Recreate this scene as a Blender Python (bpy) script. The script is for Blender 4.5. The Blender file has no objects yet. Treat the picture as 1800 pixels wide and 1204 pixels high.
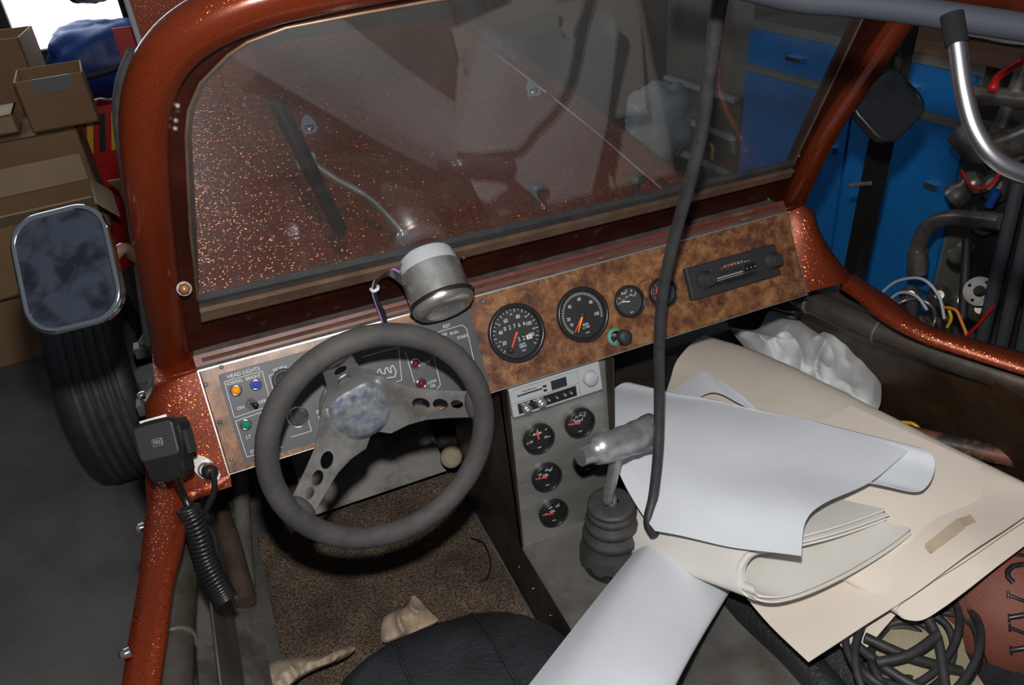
import bpy, bmesh, math, random
from math import sin, cos, pi, radians as R
from mathutils import Vector, Matrix, noise
random.seed(7)
S = bpy.context.scene; COL = S.collection

# ---------------------------------------------------------------- camera, world, lights, exposure
FPX, PITCH, YAW, ROLL = 1375., R(31.6), R(20.4), R(-5.3)
CAM = Vector((-.458, -1.119, 1.524))
fw = Vector((sin(YAW)*cos(PITCH), cos(YAW)*cos(PITCH), -sin(PITCH)))
rt = Vector((cos(YAW), -sin(YAW), 0)); up = rt.cross(fw)
rr = cos(ROLL)*rt + sin(ROLL)*up; uu = -sin(ROLL)*rt + cos(ROLL)*up
cd = bpy.data.cameras.new('camera'); cam = bpy.data.objects.new('camera', cd); COL.objects.link(cam)
cd.sensor_width = 36; cd.lens = 36*FPX/1800; cd.clip_start = .02; cd.clip_end = 60
cam.matrix_world = Matrix(((rr.x, uu.x, -fw.x, CAM.x), (rr.y, uu.y, -fw.y, CAM.y), (rr.z, uu.z, -fw.z, CAM.z), (0, 0, 0, 1)))
S.camera = cam
wd = bpy.data.worlds.new('world'); S.world = wd; wd.use_nodes = True
wd.node_tree.nodes['Background'].inputs[0].default_value = (.75, .85, 1, 1)
wd.node_tree.nodes['Background'].inputs[1].default_value = .13
def lamp(name, kind, loc, energy, col, size, target=None):
    l = bpy.data.lights.new(name, kind); l.energy = energy; l.color = col
    if kind == 'AREA': l.size = size
    else: l.shadow_soft_size = size
    o = bpy.data.objects.new(name, l); o.location = loc; COL.objects.link(o)
    if target is not None:
        o.rotation_euler = (Vector(target)-Vector(loc)).to_track_quat('-Z', 'Y').to_euler()
    return o
lamp('camera_flash', 'POINT', CAM + uu*.13 - rr*.005, 74, (1, .97, .93), .018)
lamp('daylight_from_window', 'AREA', (-1.2, 3.3, 1.6), 14, (.8, .9, 1), 1.2, (-.6, 1, .8))
S.view_settings.view_transform = 'Standard'; S.view_settings.look = 'None'
S.view_settings.exposure = 0; S.view_settings.gamma = 1

# ---------------------------------------------------------------- geometry helpers
def ray(x, y): return (fw*FPX + rr*(x-900) - uu*(y-602))/FPX
def pl(x, y, P, N):
    d = ray(x, y); P = Vector(P); N = Vector(N); return CAM + d*((P-CAM).dot(N)/d.dot(N))
def PX(x, y, v): return pl(x, y, (v, 0, 0), (1, 0, 0))
def PY(x, y, v): return pl(x, y, (0, v, 0), (0, 1, 0))
def PZ(x, y, v): return pl(x, y, (0, 0, v), (0, 0, 1))
def AT(x, y, d): return CAM + ray(x, y)*d
DT = R(27.5); DO = Vector((0, 0, .9)); DV = Vector((0, sin(DT), cos(DT))); DN = Vector((0, -cos(DT), sin(DT)))
def D(x, y, off=0): return pl(x, y, DO + DN*off, DN)
def Dl(x, y): p = D(x, y); return p.x, (p-DO).dot(DV)
K = R(28); WN = Vector((0, cos(K), sin(K)))
def W(x, y, o=.06): return pl(x, y, (0, o, .9), WN)
def frame(o, u, v):
    u = Vector(u).normalized(); v = Vector(v); n = u.cross(v).normalized(); v = n.cross(u)
    return Matrix(((u.x, v.x, n.x, o[0]), (u.y, v.y, n.y, o[1]), (u.z, v.z, n.z, o[2]), (0, 0, 0, 1)))
def nframe(o, n, uhint=(1, 0, 0)):
    n = Vector(n).normalized(); u = Vector(uhint); u = (u - n*u.dot(n)).normalized(); return frame(o, u, n.cross(u))
DF = frame(DO, (1, 0, 0), DV)
def face_cam(x, y, d):   # a frame at pixel x,y turned to the room side, right/up of the picture
    return frame(AT(x, y, d), rr, uu)

def cat(ps, n=6, closed=False):
    ps = [Vector(p) for p in ps]; out = []; m = len(ps)
    for i in range(m if closed else m-1):
        if closed: a, b, c, d = ps[(i-1) % m], ps[i], ps[(i+1) % m], ps[(i+2) % m]
        else: a, b, c, d = ps[max(i-1, 0)], ps[i], ps[i+1], ps[min(i+2, m-1)]
        for k in range(n):
            t = k/n
            out.append(.5*((2*b)+(c-a)*t+(2*a-5*b+4*c-d)*t*t+(3*b-a-3*c+d)*t**3))
    if not closed: out.append(ps[-1])
    return out

class MB:
    def __init__(s): s.v = []; s.f = []; s.m = []; s.sm = []
    def add(s, vs, fs, mat=0, smooth=False, M=None):
        b = len(s.v)
        s.v += [(M @ Vector(p)) if M is not None else Vector(p) for p in vs]
        for f in fs: s.f.append([b+i for i in f]); s.m.append(mat); s.sm.append(smooth)
        return s
    def box(s, lo, hi, mat=0, M=None):
        x0, y0, z0 = lo; x1, y1, z1 = hi
        return s.add([(x0,y0,z0),(x1,y0,z0),(x1,y1,z0),(x0,y1,z0),(x0,y0,z1),(x1,y0,z1),(x1,y1,z1),(x0,y1,z1)],
              [(3,2,1,0),(4,5,6,7),(0,1,5,4),(1,2,6,5),(2,3,7,6),(3,0,4,7)], mat, False, M)
    def rbox(s, w, h, z0, z1, r=.1, mat=0, M=None, e=.002, seg=5, cx=0, cy=0):   # rounded rectangle slab with soft edges
        base = rrect(w, h, r, seg); n = len(base); vs = []; rings = [(0, z0), (0, z1-e), (e, z1)]
        for ins, z in rings:
            kx = (w-2*ins)/w; ky = (h-2*ins)/h
            vs += [(cx+x*kx, cy+y*ky, z) for x, y in base]
        fs = [[i for i in range(n)][::-1]]
        for k in range(2):
            fs += [(k*n+i, k*n+(i+1) % n, (k+1)*n+(i+1) % n, (k+1)*n+i) for i in range(n)]
        fs.append([2*n+i for i in range(n)])
        return s.add(vs, fs, mat, False, M)
    def prism(s, poly, z0, z1, mat=0, M=None, smooth=False):
        n = len(poly); vs = [(p[0], p[1], z0) for p in poly]+[(p[0], p[1], z1) for p in poly]
        fs = [list(range(n))[::-1], [n+i for i in range(n)]]+[(i, (i+1) % n, n+(i+1) % n, n+i) for i in range(n)]
        return s.add(vs, fs, mat, smooth, M)
    def lathe(s, prof, seg=32, mat=0, M=None, smooth=True, cap=True):   # prof: (r, z) from bottom to top, axis z
        vs = []; fs = []
        for r, z in prof: vs += [(r*cos(2*pi*k/seg), r*sin(2*pi*k/seg), z) for k in range(seg)]
        for j in range(len(prof)-1):
            fs += [(j*seg+k, j*seg+(k+1) % seg, (j+1)*seg+(k+1) % seg, (j+1)*seg+k) for k in range(seg)]
        s.add(vs, fs, mat, smooth, M)
        if cap:
            s.add([(prof[0][0]*cos(2*pi*k/seg), prof[0][0]*sin(2*pi*k/seg), prof[0][1]) for k in range(seg)], [list(range(seg))[::-1]], mat, False, M)
            s.add([(prof[-1][0]*cos(2*pi*k/seg), prof[-1][0]*sin(2*pi*k/seg), prof[-1][1]) for k in range(seg)], [list(range(seg))], mat, False, M)
        return s
    def tube(s, path, r, seg=12, mat=0, closed=False, M=None, flat=1.0):
        ps = [Vector(p) for p in path]; n = len(ps); vs = []; fs = []; prev = None
        rs = r if isinstance(r, (list, tuple)) else [r]*n
        for i, p in enumerate(ps):
            a = ps[i-1] if (i or closed) else p; b = ps[(i+1) % n] if (i < n-1 or closed) else p
            t = (b-a).normalized()
            if prev is None:
                h = Vector((0, 0, 1)) if abs(t.z) < .9 else Vector((1, 0, 0)); u = t.cross(h).normalized()
            else:
                u = (prev - t*prev.dot(t)); u = u.normalized() if u.length > 1e-9 else t.orthogonal().normalized()
            prev = u; w = t.cross(u)
            vs += [p + u*(rs[i]*cos(2*pi*k/seg)) + w*(rs[i]*flat*sin(2*pi*k/seg)) for k in range(seg)]
        for i in range(n if closed else n-1):
            j = (i+1) % n
            fs += [(i*seg+k, i*seg+(k+1) % seg, j*seg+(k+1) % seg, j*seg+k) for k in range(seg)]
        s.add(vs, fs, mat, True, M)
        if not closed:
            s.add(vs[:seg], [list(range(seg))[::-1]], mat, False, M); s.add(vs[-seg:], [list(range(seg))], mat, False, M)
        return s
    def ball(s, c, r, mat=0, seg=16, rings=10, sc=(1, 1, 1), M=None):
        vs = []; fs = []
        for j in range(rings+1):
            th = pi*j/rings
            vs += [(c[0]+r*sc[0]*sin(th)*cos(2*pi*k/seg), c[1]+r*sc[1]*sin(th)*sin(2*pi*k/seg), c[2]-r*sc[2]*cos(th)) for k in range(seg)]
        for j in range(rings): fs += [(j*seg+k, j*seg+(k+1) % seg, (j+1)*seg+(k+1) % seg, (j+1)*seg+k) for k in range(seg)]
        return s.add(vs, fs, mat, True, M)
    def grid(s, rows, mat=0, th=0, smooth=True):   # rows of points; th: thickness along the surface normal
        nr, nc = len(rows), len(rows[0]); P = [[Vector(p) for p in r] for r in rows]
        vs = [p for r in P for p in r]
        F = [(i*nc+j, i*nc+j+1, (i+1)*nc+j+1, (i+1)*nc+j) for i in range(nr-1) for j in range(nc-1)]
        if not th: return s.add(vs, F, mat, smooth)
        lo = []
        for i in range(nr):
            for j in range(nc):
                a = P[min(i+1, nr-1)][j]-P[max(i-1, 0)][j]; b = P[i][min(j+1, nc-1)]-P[i][max(j-1, 0)]
                nn = b.cross(a); nn = nn.normalized() if nn.length > 1e-12 else Vector((0, 0, 1))
                lo.append(P[i][j]-nn*th)
        n = nr*nc; s.add(vs+lo, F+[tuple(n+i for i in f[::-1]) for f in F], mat, smooth)
        e = [i*nc for i in range(nr)]+[(nr-1)*nc+j for j in range(1, nc)]+[i*nc+nc-1 for i in range(nr-2, -1, -1)]+[j for j in range(nc-2, 0, -1)]
        ev = [(vs+lo)[i] for i in e]+[(vs+lo)[i+n] for i in e]; m = len(e)
        s.add(ev, [(i, (i+1) % m, m+(i+1) % m, m+i) for i in range(m)], mat, False); return s
    def plate(s, outlines, z0, z1, mat=0, M=None, fn=None):      # flat plate with holes (first outline is the rim)
        cu = bpy.data.curves.new('tmp', 'CURVE'); cu.dimensions = '2D'; cu.fill_mode = 'BOTH'; cu.extrude = (z1-z0)/2
        for o in outlines:
            sp = cu.splines.new('POLY'); sp.points.add(len(o)-1); sp.use_cyclic_u = True
            for p, q in zip(sp.points, o): p.co = (q[0], q[1], 0, 1)
        return s._curve(cu, mat, M, (z0+z1)/2, fn)
    def text(s, t, size, x, y, mat=0, M=None, z=.0006, ext=.0003, align='CENTER', rot=0, sx=1.0, bold=0):
        cu = bpy.data.curves.new('tmp', 'FONT'); cu.body = t; cu.size = size; cu.align_x = align; cu.align_y = 'CENTER'
        cu.extrude = ext; cu.resolution_u = 2; cu.offset = bold
        M2 = (M if M is not None else Matrix()) @ Matrix.Translation((x, y, z)) @ Matrix.Rotation(rot, 4, 'Z') @ Matrix.Diagonal((sx, 1, 1, 1))
        return s._curve(cu, mat, M2, 0, None)
    def _curve(s, cu, mat, M, dz, fn):
        o = bpy.data.objects.new('tmp', cu); COL.objects.link(o); dg = bpy.context.evaluated_depsgraph_get()
        me = bpy.data.meshes.new_from_object(o.evaluated_get(dg))
        vs = [Vector((v.co.x, v.co.y, v.co.z+dz)) for v in me.vertices]
        if fn: vs = [fn(v) for v in vs]
        s.add(vs, [tuple(p.vertices) for p in me.polygons], mat, False, M)
        bpy.data.objects.remove(o); bpy.data.curves.remove(cu); bpy.data.meshes.remove(me); return s
    def bolt(s, p, n, r=.006, h=.005, mat=0):
        M = nframe(p, n, (1, .1, .2)); s.lathe([(r, 0), (r, h*.5), (r*.75, h), (r*.2, h*1.1)], 10, mat, M); return s
    def build(s, name, mats, parent=None, label=None, cat_=None, group=None, kind=None, sub=0, org=None):
        if not isinstance(mats, (list, tuple)): mats = [mats]
        if parent is not None:
            o0 = Vector((0, 0, 0)); p = parent
            while p is not None: o0 += p.location; p = p.parent
        elif org is not None: o0 = Vector(org)
        else:
            xs = [v.x for v in s.v]; ys = [v.y for v in s.v]; zs = [v.z for v in s.v]
            o0 = Vector(((min(xs)+max(xs))/2, (min(ys)+max(ys))/2, min(zs)))
        me = bpy.data.meshes.new(name); me.from_pydata([tuple(v-o0) for v in s.v], [], s.f)
        for m in mats: me.materials.append(m)
        for p, a, b in zip(me.polygons, s.m, s.sm): p.material_index = min(a, len(mats)-1); p.use_smooth = b
        me.update()
        o = bpy.data.objects.new(name, me); COL.objects.link(o)
        if parent is not None: o.parent = parent
        else: o.location = o0
        tag(o, label, cat_, group, kind); o.data.validate(); return o

def rrect(w, h, r, seg=5, cx=0, cy=0):
    r = min(r, w/2*.999, h/2*.999); out = []
    for (sx, sy, a0) in ((1, -1, -90), (1, 1, 0), (-1, 1, 90), (-1, -1, 180)):
        for k in range(seg+1):
            a = R(a0+90*k/seg); out.append((cx+sx*(w/2-r)+r*cos(a), cy+sy*(h/2-r)+r*sin(a)))
    return out
def circ(r, n=24, cx=0, cy=0): return [(cx+r*cos(2*pi*k/n), cy+r*sin(2*pi*k/n)) for k in range(n)]
def tag(o, label=None, cat_=None, group=None, kind=None):
    for k, v in (('label', label), ('category', cat_), ('group', group), ('kind', kind)):
        if v: o[k] = v
def thing(name, loc, label, cat_, group=None):
    o = bpy.data.objects.new(name, None); o.location = loc; o.empty_display_size = .05; COL.objects.link(o); tag(o, label, cat_, group); return o

# ---------------------------------------------------------------- materials
def mat(name, col, rough=.5, metal=0, col2=None, nscale=8, lo=.4, hi=.6, bump=0, bscale=60, rough2=None, coat=0, spec=.5,
        stretch=None, detail=4, emit=None, estr=0, sheen=0, alpha=None, trans=0, dirt=None, dlo=.5, dhi=.7, dscale=5):
    m = bpy.data.materials.new(name); m.use_nodes = True; nt = m.node_tree; b = nt.nodes['Principled BSDF']; L = nt.links
    b.inputs['Base Color'].default_value = (*col, 1); b.inputs['Roughness'].default_value = rough
    b.inputs['Metallic'].default_value = metal; b.inputs['Coat Weight'].default_value = coat
    b.inputs['Specular IOR Level'].default_value = spec; b.inputs['Transmission Weight'].default_value = trans
    if sheen: b.inputs['Sheen Weight'].default_value = sheen
    if emit: b.inputs['Emission Color'].default_value = (*emit, 1); b.inputs['Emission Strength'].default_value = estr
    tc = nt.nodes.new('ShaderNodeTexCoord'); src = tc.outputs['Object']
    if stretch:
        mp = nt.nodes.new('ShaderNodeMapping'); mp.inputs['Scale'].default_value = stretch; L.new(src, mp.inputs[0]); src = mp.outputs[0]
    def nz(sc, det, lo, hi):
        n = nt.nodes.new('ShaderNodeTexNoise'); n.inputs['Scale'].default_value = sc; n.inputs['Detail'].default_value = det
        n.inputs['Roughness'].default_value = .65; L.new(src, n.inputs['Vector'])
        r = nt.nodes.new('ShaderNodeMapRange'); r.inputs[1].default_value = lo; r.inputs[2].default_value = hi; L.new(n.outputs['Fac'], r.inputs[0]); return r.outputs[0]
    def mix(f, a, c):
        x = nt.nodes.new('ShaderNodeMix'); x.data_type = 'RGBA'; L.new(f, x.inputs[0])
        if isinstance(a, tuple): x.inputs[6].default_value = (*a, 1)
        else: L.new(a, x.inputs[6])
        x.inputs[7].default_value = (*c, 1); return x.outputs[2]
    c = None
    if col2: c = mix(nz(nscale, detail, lo, hi), col, col2)
    if dirt:
        f = nz(dscale, 5, dlo, dhi); c = mix(f, c if c is not None else col, dirt)
    if c is not None: L.new(c, b.inputs['Base Color'])
    if rough2 is not None:
        f = nz(nscale*1.3, 3, .35, .65); r = nt.nodes.new('ShaderNodeMapRange'); r.inputs[3].default_value = rough; r.inputs[4].default_value = rough2
        L.new(f, r.inputs[0]); L.new(r.outputs[0], b.inputs['Roughness'])
    if bump:
        n = nt.nodes.new('ShaderNodeTexNoise'); n.inputs['Scale'].default_value = bscale; n.inputs['Detail'].default_value = 5; L.new(src, n.inputs['Vector'])
        bp = nt.nodes.new('ShaderNodeBump'); bp.inputs['Strength'].default_value = min(bump, 1); bp.inputs['Distance'].default_value = .002
        L.new(n.outputs['Fac'], bp.inputs['Height']); L.new(bp.outputs[0], b.inputs['Normal'])
    return m

def flake(name, base, flakecol, scale=420, amt=.55, frac=.45, rough=.35, bright=1.0, frough=.3):
    """metalflake lacquer: coloured base with tiny tilted metal flakes under clear coat"""
    m = bpy.data.materials.new(name); m.use_nodes = True; nt = m.node_tree; b = nt.nodes['Principled BSDF']; L = nt.links; N = nt.nodes.new
    tc = N('ShaderNodeTexCoord'); vo = N('ShaderNodeTexVoronoi'); vo.inputs['Scale'].default_value = scale; L.new(tc.outputs['Object'], vo.inputs['Vector'])
    sub = N('ShaderNodeVectorMath'); sub.operation = 'SUBTRACT'; L.new(vo.outputs['Color'], sub.inputs[0]); sub.inputs[1].default_value = (.5, .5, .5)
    sc = N('ShaderNodeVectorMath'); sc.operation = 'SCALE'; L.new(sub.outputs[0], sc.inputs[0]); sc.inputs['Scale'].default_value = amt*2
    ge = N('ShaderNodeNewGeometry'); ad = N('ShaderNodeVectorMath'); L.new(ge.outputs['Normal'], ad.inputs[0]); L.new(sc.outputs[0], ad.inputs[1])
    no = N('ShaderNodeVectorMath'); no.operation = 'NORMALIZE'; L.new(ad.outputs[0], no.inputs[0])
    fl = N('ShaderNodeBsdfPrincipled'); fl.inputs['Base Color'].default_value = (*[c*bright for c in flakecol], 1); fl.inputs['Metallic'].default_value = 1
    fl.inputs['Roughness'].default_value = frough; L.new(no.outputs[0], fl.inputs['Normal'])
    b.inputs['Base Color'].default_value = (*base, 1); b.inputs['Roughness'].default_value = rough; b.inputs['Metallic'].default_value = .35
    n2 = N('ShaderNodeTexNoise'); n2.inputs['Scale'].default_value = 6; L.new(tc.outputs['Object'], n2.inputs['Vector'])
    hs = N('ShaderNodeMix'); hs.data_type = 'RGBA'; L.new(n2.outputs['Fac'], hs.inputs[0]); hs.inputs[6].default_value = (*base, 1); hs.inputs[7].default_value = (*[c*.6 for c in base], 1)
    L.new(hs.outputs[2], b.inputs['Base Color'])
    sp = N('ShaderNodeSeparateColor'); L.new(vo.outputs['Color'], sp.inputs[0])
    gt = N('ShaderNodeMath'); gt.operation = 'LESS_THAN'; L.new(sp.outputs[2], gt.inputs[0]); gt.inputs[1].default_value = frac
    dl = N('ShaderNodeMath'); dl.operation = 'LESS_THAN'; L.new(vo.outputs['Distance'], dl.inputs[0]); dl.inputs[1].default_value = .42
    mu = N('ShaderNodeMath'); mu.operation = 'MULTIPLY'; L.new(gt.outputs[0], mu.inputs[0]); L.new(dl.outputs[0], mu.inputs[1])
    mx = N('ShaderNodeMixShader'); L.new(mu.outputs[0], mx.inputs[0]); L.new(b.outputs[0], mx.inputs[1]); L.new(fl.outputs[0], mx.inputs[2])
    L.new(mx.outputs[0], nt.nodes['Material Output'].inputs[0]); return m

M_flake = flake('orange_metalflake', (.19, .026, .008), (1, .17, .022), 620, .28, .65, .38, 1.0, .22)
M_flake_hood = flake('orange_metalflake_hood', (.24, .030, .006), (1, .15, .010), 240, .60, .72, .5, 1.5, .29)
M_tube = flake('orange_candy_tube', (.14, .021, .006), (.45, .09, .02), 900, .22, .16, .2)
M_maroon = mat('dark_candy_maroon', (.045, .008, .004), .32, .3, (.028, .005, .003), 9, dirt=(.12, .09, .08), dlo=.62, dhi=.8, dscale=30)
M_red = mat('red_primer_edge', (.13, .022, .017), .45, 0, (.11, .025, .022), 14, dirt=(.2, .13, .11), dlo=.55, dhi=.8, dscale=25)
M_gold = mat('bronze_anodized', (.21, .13, .09), .4, .6, (.14, .09, .06), 20)
M_dust = mat('dusty_grey_ledge', (.075, .064, .058), .9, 0, (.045, .035, .03), 25, bump=.4)
M_rubber = mat('black_rubber', (.018, .018, .02), .55, 0, (.03, .03, .032), 30, bump=.15, bscale=200)
M_foam = mat('wheel_foam_rubber', (.058, .055, .054), .72, 0, (.038, .036, .036), 12, bump=.25, bscale=350, spec=.35)
M_boot = mat('shift_boot_rubber', (.055, .052, .052), .6, 0, (.035, .034, .034), 20, bump=.2)
M_black = mat('black_plastic', (.012, .012, .013), .35)
M_blackm = mat('black_plastic_matte', (.02, .02, .022), .6, bump=.1)
M_grille = mat('black_ribbed_plastic', (.035, .035, .038), .5)
M_chrome = mat('worn_chrome', (.68, .67, .65), .24, .85, (.45, .43, .40), 14, rough2=.34, dirt=(.22, .15, .10), dlo=.62, dhi=.8, dscale=12)
M_chrome2 = mat('bright_chrome', (.78, .78, .8), .1, 1)
M_spoke = mat('dull_chrome_spoke', (.72, .71, .69), .30, .85, (.42, .40, .38), 18, dirt=(.24, .18, .13), dlo=.62, dhi=.8, dscale=14)
M_cap = mat('tarnished_chrome_cap', (.5, .5, .5), .3, .85, (.22, .26, .36), 60, .36, .66, dirt=(.30, .16, .08), dlo=.64, dhi=.8, dscale=22, rough2=.5)
M_alu = mat('brushed_aluminium', (.46, .45, .43), .38, .75, (.38, .37, .35), 6, stretch=(1, 1, 6), bump=.06, bscale=300, dirt=(.2, .14, .1), dlo=.66, dhi=.8)
M_cast = mat('cast_aluminium', (.42, .42, .43), .38, .7, (.30, .30, .31), 25, bump=.15, bscale=150)
M_tunnel = mat('dull_sheet_metal', (.17, .165, .155), .5, .4, (.11, .105, .10), 7, bump=.1, dirt=(.10, .07, .05), dlo=.55, dhi=.75)
M_wallm = mat('dark_sheet_metal', (.07, .055, .045), .45, .5, (.035, .028, .024), 8)
M_steel = mat('dirty_steel', (.20, .19, .175), .55, .4, (.10, .09, .08), 12, dirt=(.16, .06, .03), dlo=.62, dhi=.75, dscale=9)
M_frame = mat('painted_frame_tube', (.075, .068, .06), .45, .3, (.05, .035, .025), 10, dirt=(.13, .10, .08), dlo=.6, dhi=.8)
M_rust = mat('rusty_black_tube', (.035, .028, .026), .5, .1, (.20, .075, .045), 16, .5, .56, bump=.5, bscale=60)
M_floor = mat('garage_concrete', (.125, .12, .115), .85, 0, (.085, .083, .08), 3, bump=.35, bscale=90, dirt=(.11, .107, .10), dlo=.55, dhi=.8, dscale=30)
M_plate = mat('switch_plate_grey', (.047, .047, .052), .5, 0, (.04, .04, .044), 30)
M_print = mat('white_print', (.55, .56, .58), .6)
M_printg = mat('grey_print', (.30, .31, .33), .6)
M_dial = mat('gauge_dial_black', (.012, .012, .013), .5)
M_dialgrey = mat('gauge_dial_grey', (.035, .038, .042), .45)
M_bezel = mat('gauge_bezel_black', (.014, .014, .015), .3)
M_needle = mat('needle_red', (.75, .06, .03), .45)
M_amber = mat('needle_amber', (.9, .33, .02), .45)
M_needlew = mat('needle_white', (.6, .6, .6), .4)
M_green = mat('green_band', (.07, .24, .16), .5)
M_lgreen = mat('lens_green', (.01, .20, .12), .12, coat=1)
M_lblue = mat('lens_blue', (.03, .06, .50), .12, coat=1)
M_lamber = mat('lens_amber', (.80, .30, .01), .12, coat=1)
M_lred = mat('lens_red', (.12, .01, .012), .12, coat=1)
M_white = mat('white_paper', (.66, .69, .74), .65, 0, (.62, .65, .70), 4, bump=.05, bscale=8)
M_whitew = mat('warm_white_paper', (.68, .66, .62), .7, 0, (.63, .61, .57), 5)
M_beige = mat('cream_paper', (.68, .61, .535), .7, 0, (.64, .57, .495), 3, dirt=(.58, .50, .42), dlo=.68, dhi=.85, dscale=9)
M_tape = mat('yellowed_tape', (.52, .42, .31), .35, coat=.3)
M_cloth = mat('white_cotton', (.80, .82, .84), .9, 0, (.66, .68, .70), 8, bump=.25, bscale=600)
M_rag = mat('stained_rag', (.45, .36, .27), .95, 0, (.30, .20, .12), 20, .5, .7, bump=.6, bscale=120)
M_leather = mat('black_leather', (.022, .024, .028), .42, 0, (.014, .015, .018), 10, bump=1, bscale=160)
M_ply = mat('dark_brown_board', (.055, .030, .014), .4, 0, (.032, .017, .008), 6, dirt=(.09, .06, .04), dlo=.62, dhi=.8, dscale=40, rough2=.6)
M_card = mat('brown_cardboard', (.30, .185, .10), .85, 0, (.26, .155, .08), 3)
M_cardl = mat('pale_cardboard', (.46, .33, .21), .85, 0, (.38, .27, .17), 3)
M_greytape = mat('grey_duct_tape', (.16, .16, .165), .5)
M_bag = mat('blue_nylon', (.008, .05, .26), .5, 0, (.005, .025, .15), 6, bump=.3, bscale=20)
M_locker = mat('blue_locker_paint', (.012, .20, .58), .4, 0, (.01, .17, .50), 5, dirt=(.10, .05, .035), dlo=.72, dhi=.78, dscale=12)
M_cabw = mat('cabinet_grey_paint', (.22, .22, .18), .5, 0, (.18, .18, .145), 5)
M_cabg = mat('pale_green_drawer', (.13, .17, .13), .5)
M_wood = mat('worktop_wood', (.36, .20, .10), .5, 0, (.28, .14, .07), 8, stretch=(1, .15, 1))
M_wall = mat('dim_plaster', (.10, .095, .09), .9, 0, (.07, .066, .062), 2)
M_dark = mat('dark_painted', (.012, .013, .018), .6)
M_redp = mat('red_paint', (.5, .012, .012), .35)
M_yellow = mat('yellow_paint', (.75, .45, .02), .5)
M_orangew = mat('orange_wire', (.8, .22, .03), .5)
M_greyp = mat('grey_conduit_plastic', (.020, .022, .029), .75, spec=.2)
M_purple = mat('purple_wire', (.25, .14, .35), .5)
M_copper = mat('copper_terminal', (.6, .25, .12), .35, .7)
M_greycast = mat('grey_painted_metal', (.36, .37, .39), .5)
M_tan = mat('cracked_tan_foam', (.34, .30, .20), .8, 0, (.26, .22, .14), 12)
M_wood2 = mat('oak_dowel', (.40, .24, .12), .6)
M_outside = mat('daylight_outside', (1, 1, 1), 1, emit=(1, 1, 1), estr=1.6)

def burl():
    m = bpy.data.materials.new('burl_walnut_laminate'); m.use_nodes = True; nt = m.node_tree; b = nt.nodes['Principled BSDF']; L = nt.links; N = nt.nodes.new
    tc = N('ShaderNodeTexCoord')
    n1 = N('ShaderNodeTexNoise'); n1.inputs['Scale'].default_value = 38; n1.inputs['Detail'].default_value = 8; n1.inputs['Roughness'].default_value = .78; n1.inputs['Distortion'].default_value = .35
    n2 = N('ShaderNodeTexNoise'); n2.inputs['Scale'].default_value = 12; n2.inputs['Detail'].default_value = 3; n2.inputs['Distortion'].default_value = .4
    L.new(tc.outputs['Object'], n1.inputs['Vector']); L.new(tc.outputs['Object'], n2.inputs['Vector'])
    r = N('ShaderNodeValToRGB'); e = r.color_ramp.elements
    e[0].position = .34; e[0].color = (.035, .018, .015, 1); e[1].position = .72; e[1].color = (.33, .18, .08, 1)
    for p, c in ((.44, (.10, .038, .02, 1)), (.52, (.165, .07, .03, 1)), (.60, (.235, .115, .048, 1))):
        q = e.new(p); q.color = c
    ad = N('ShaderNodeMath'); ad.operation = 'MULTIPLY_ADD'; L.new(n2.outputs['Fac'], ad.inputs[0]); ad.inputs[1].default_value = .35; ad.inputs[2].default_value = -.175
    a2 = N('ShaderNodeMath'); L.new(ad.outputs[0], a2.inputs[0]); L.new(n1.outputs['Fac'], a2.inputs[1]); L.new(a2.outputs[0], r.inputs[0])
    L.new(r.outputs[0], b.inputs['Base Color']); b.inputs['Roughness'].default_value = .38; return m
M_burl = burl()

def carpet():
    m = bpy.data.materials.new('dirty_brown_carpet'); m.use_nodes = True; nt = m.node_tree; b = nt.nodes['Principled BSDF']; L = nt.links; N = nt.nodes.new
    tc = N('ShaderNodeTexCoord'); n1 = N('ShaderNodeTexNoise'); n1.inputs['Scale'].default_value = 240; n1.inputs['Detail'].default_value = 4
    n2 = N('ShaderNodeTexNoise'); n2.inputs['Scale'].default_value = 7; n2.inputs['Detail'].default_value = 5
    for n in (n1, n2): L.new(tc.outputs['Object'], n.inputs['Vector'])
    r = N('ShaderNodeValToRGB'); e = r.color_ramp.elements; e[0].position = .38; e[0].color = (.035, .022, .014, 1); e[1].position = .68; e[1].color = (.21, .15, .105, 1)
    L.new(n1.outputs['Fac'], r.inputs[0])
    r2 = N('ShaderNodeMapRange'); r2.inputs[1].default_value = .35; r2.inputs[2].default_value = .65; r2.inputs[3].default_value = .55; r2.inputs[4].default_value = 1.25; L.new(n2.outputs['Fac'], r2.inputs[0])
    mu = N('ShaderNodeVectorMath'); mu.operation = 'SCALE'; L.new(r.outputs[0], mu.inputs[0]); L.new(r2.outputs[0], mu.inputs['Scale']); L.new(mu.outputs[0], b.inputs['Base Color'])
    b.inputs['Roughness'].default_value = .95; bp = N('ShaderNodeBump'); bp.inputs['Distance'].default_value = .006; L.new(n1.outputs['Fac'], bp.inputs['Height']); L.new(bp.outputs[0], b.inputs['Normal']); return m
M_carpet = carpet()

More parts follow.
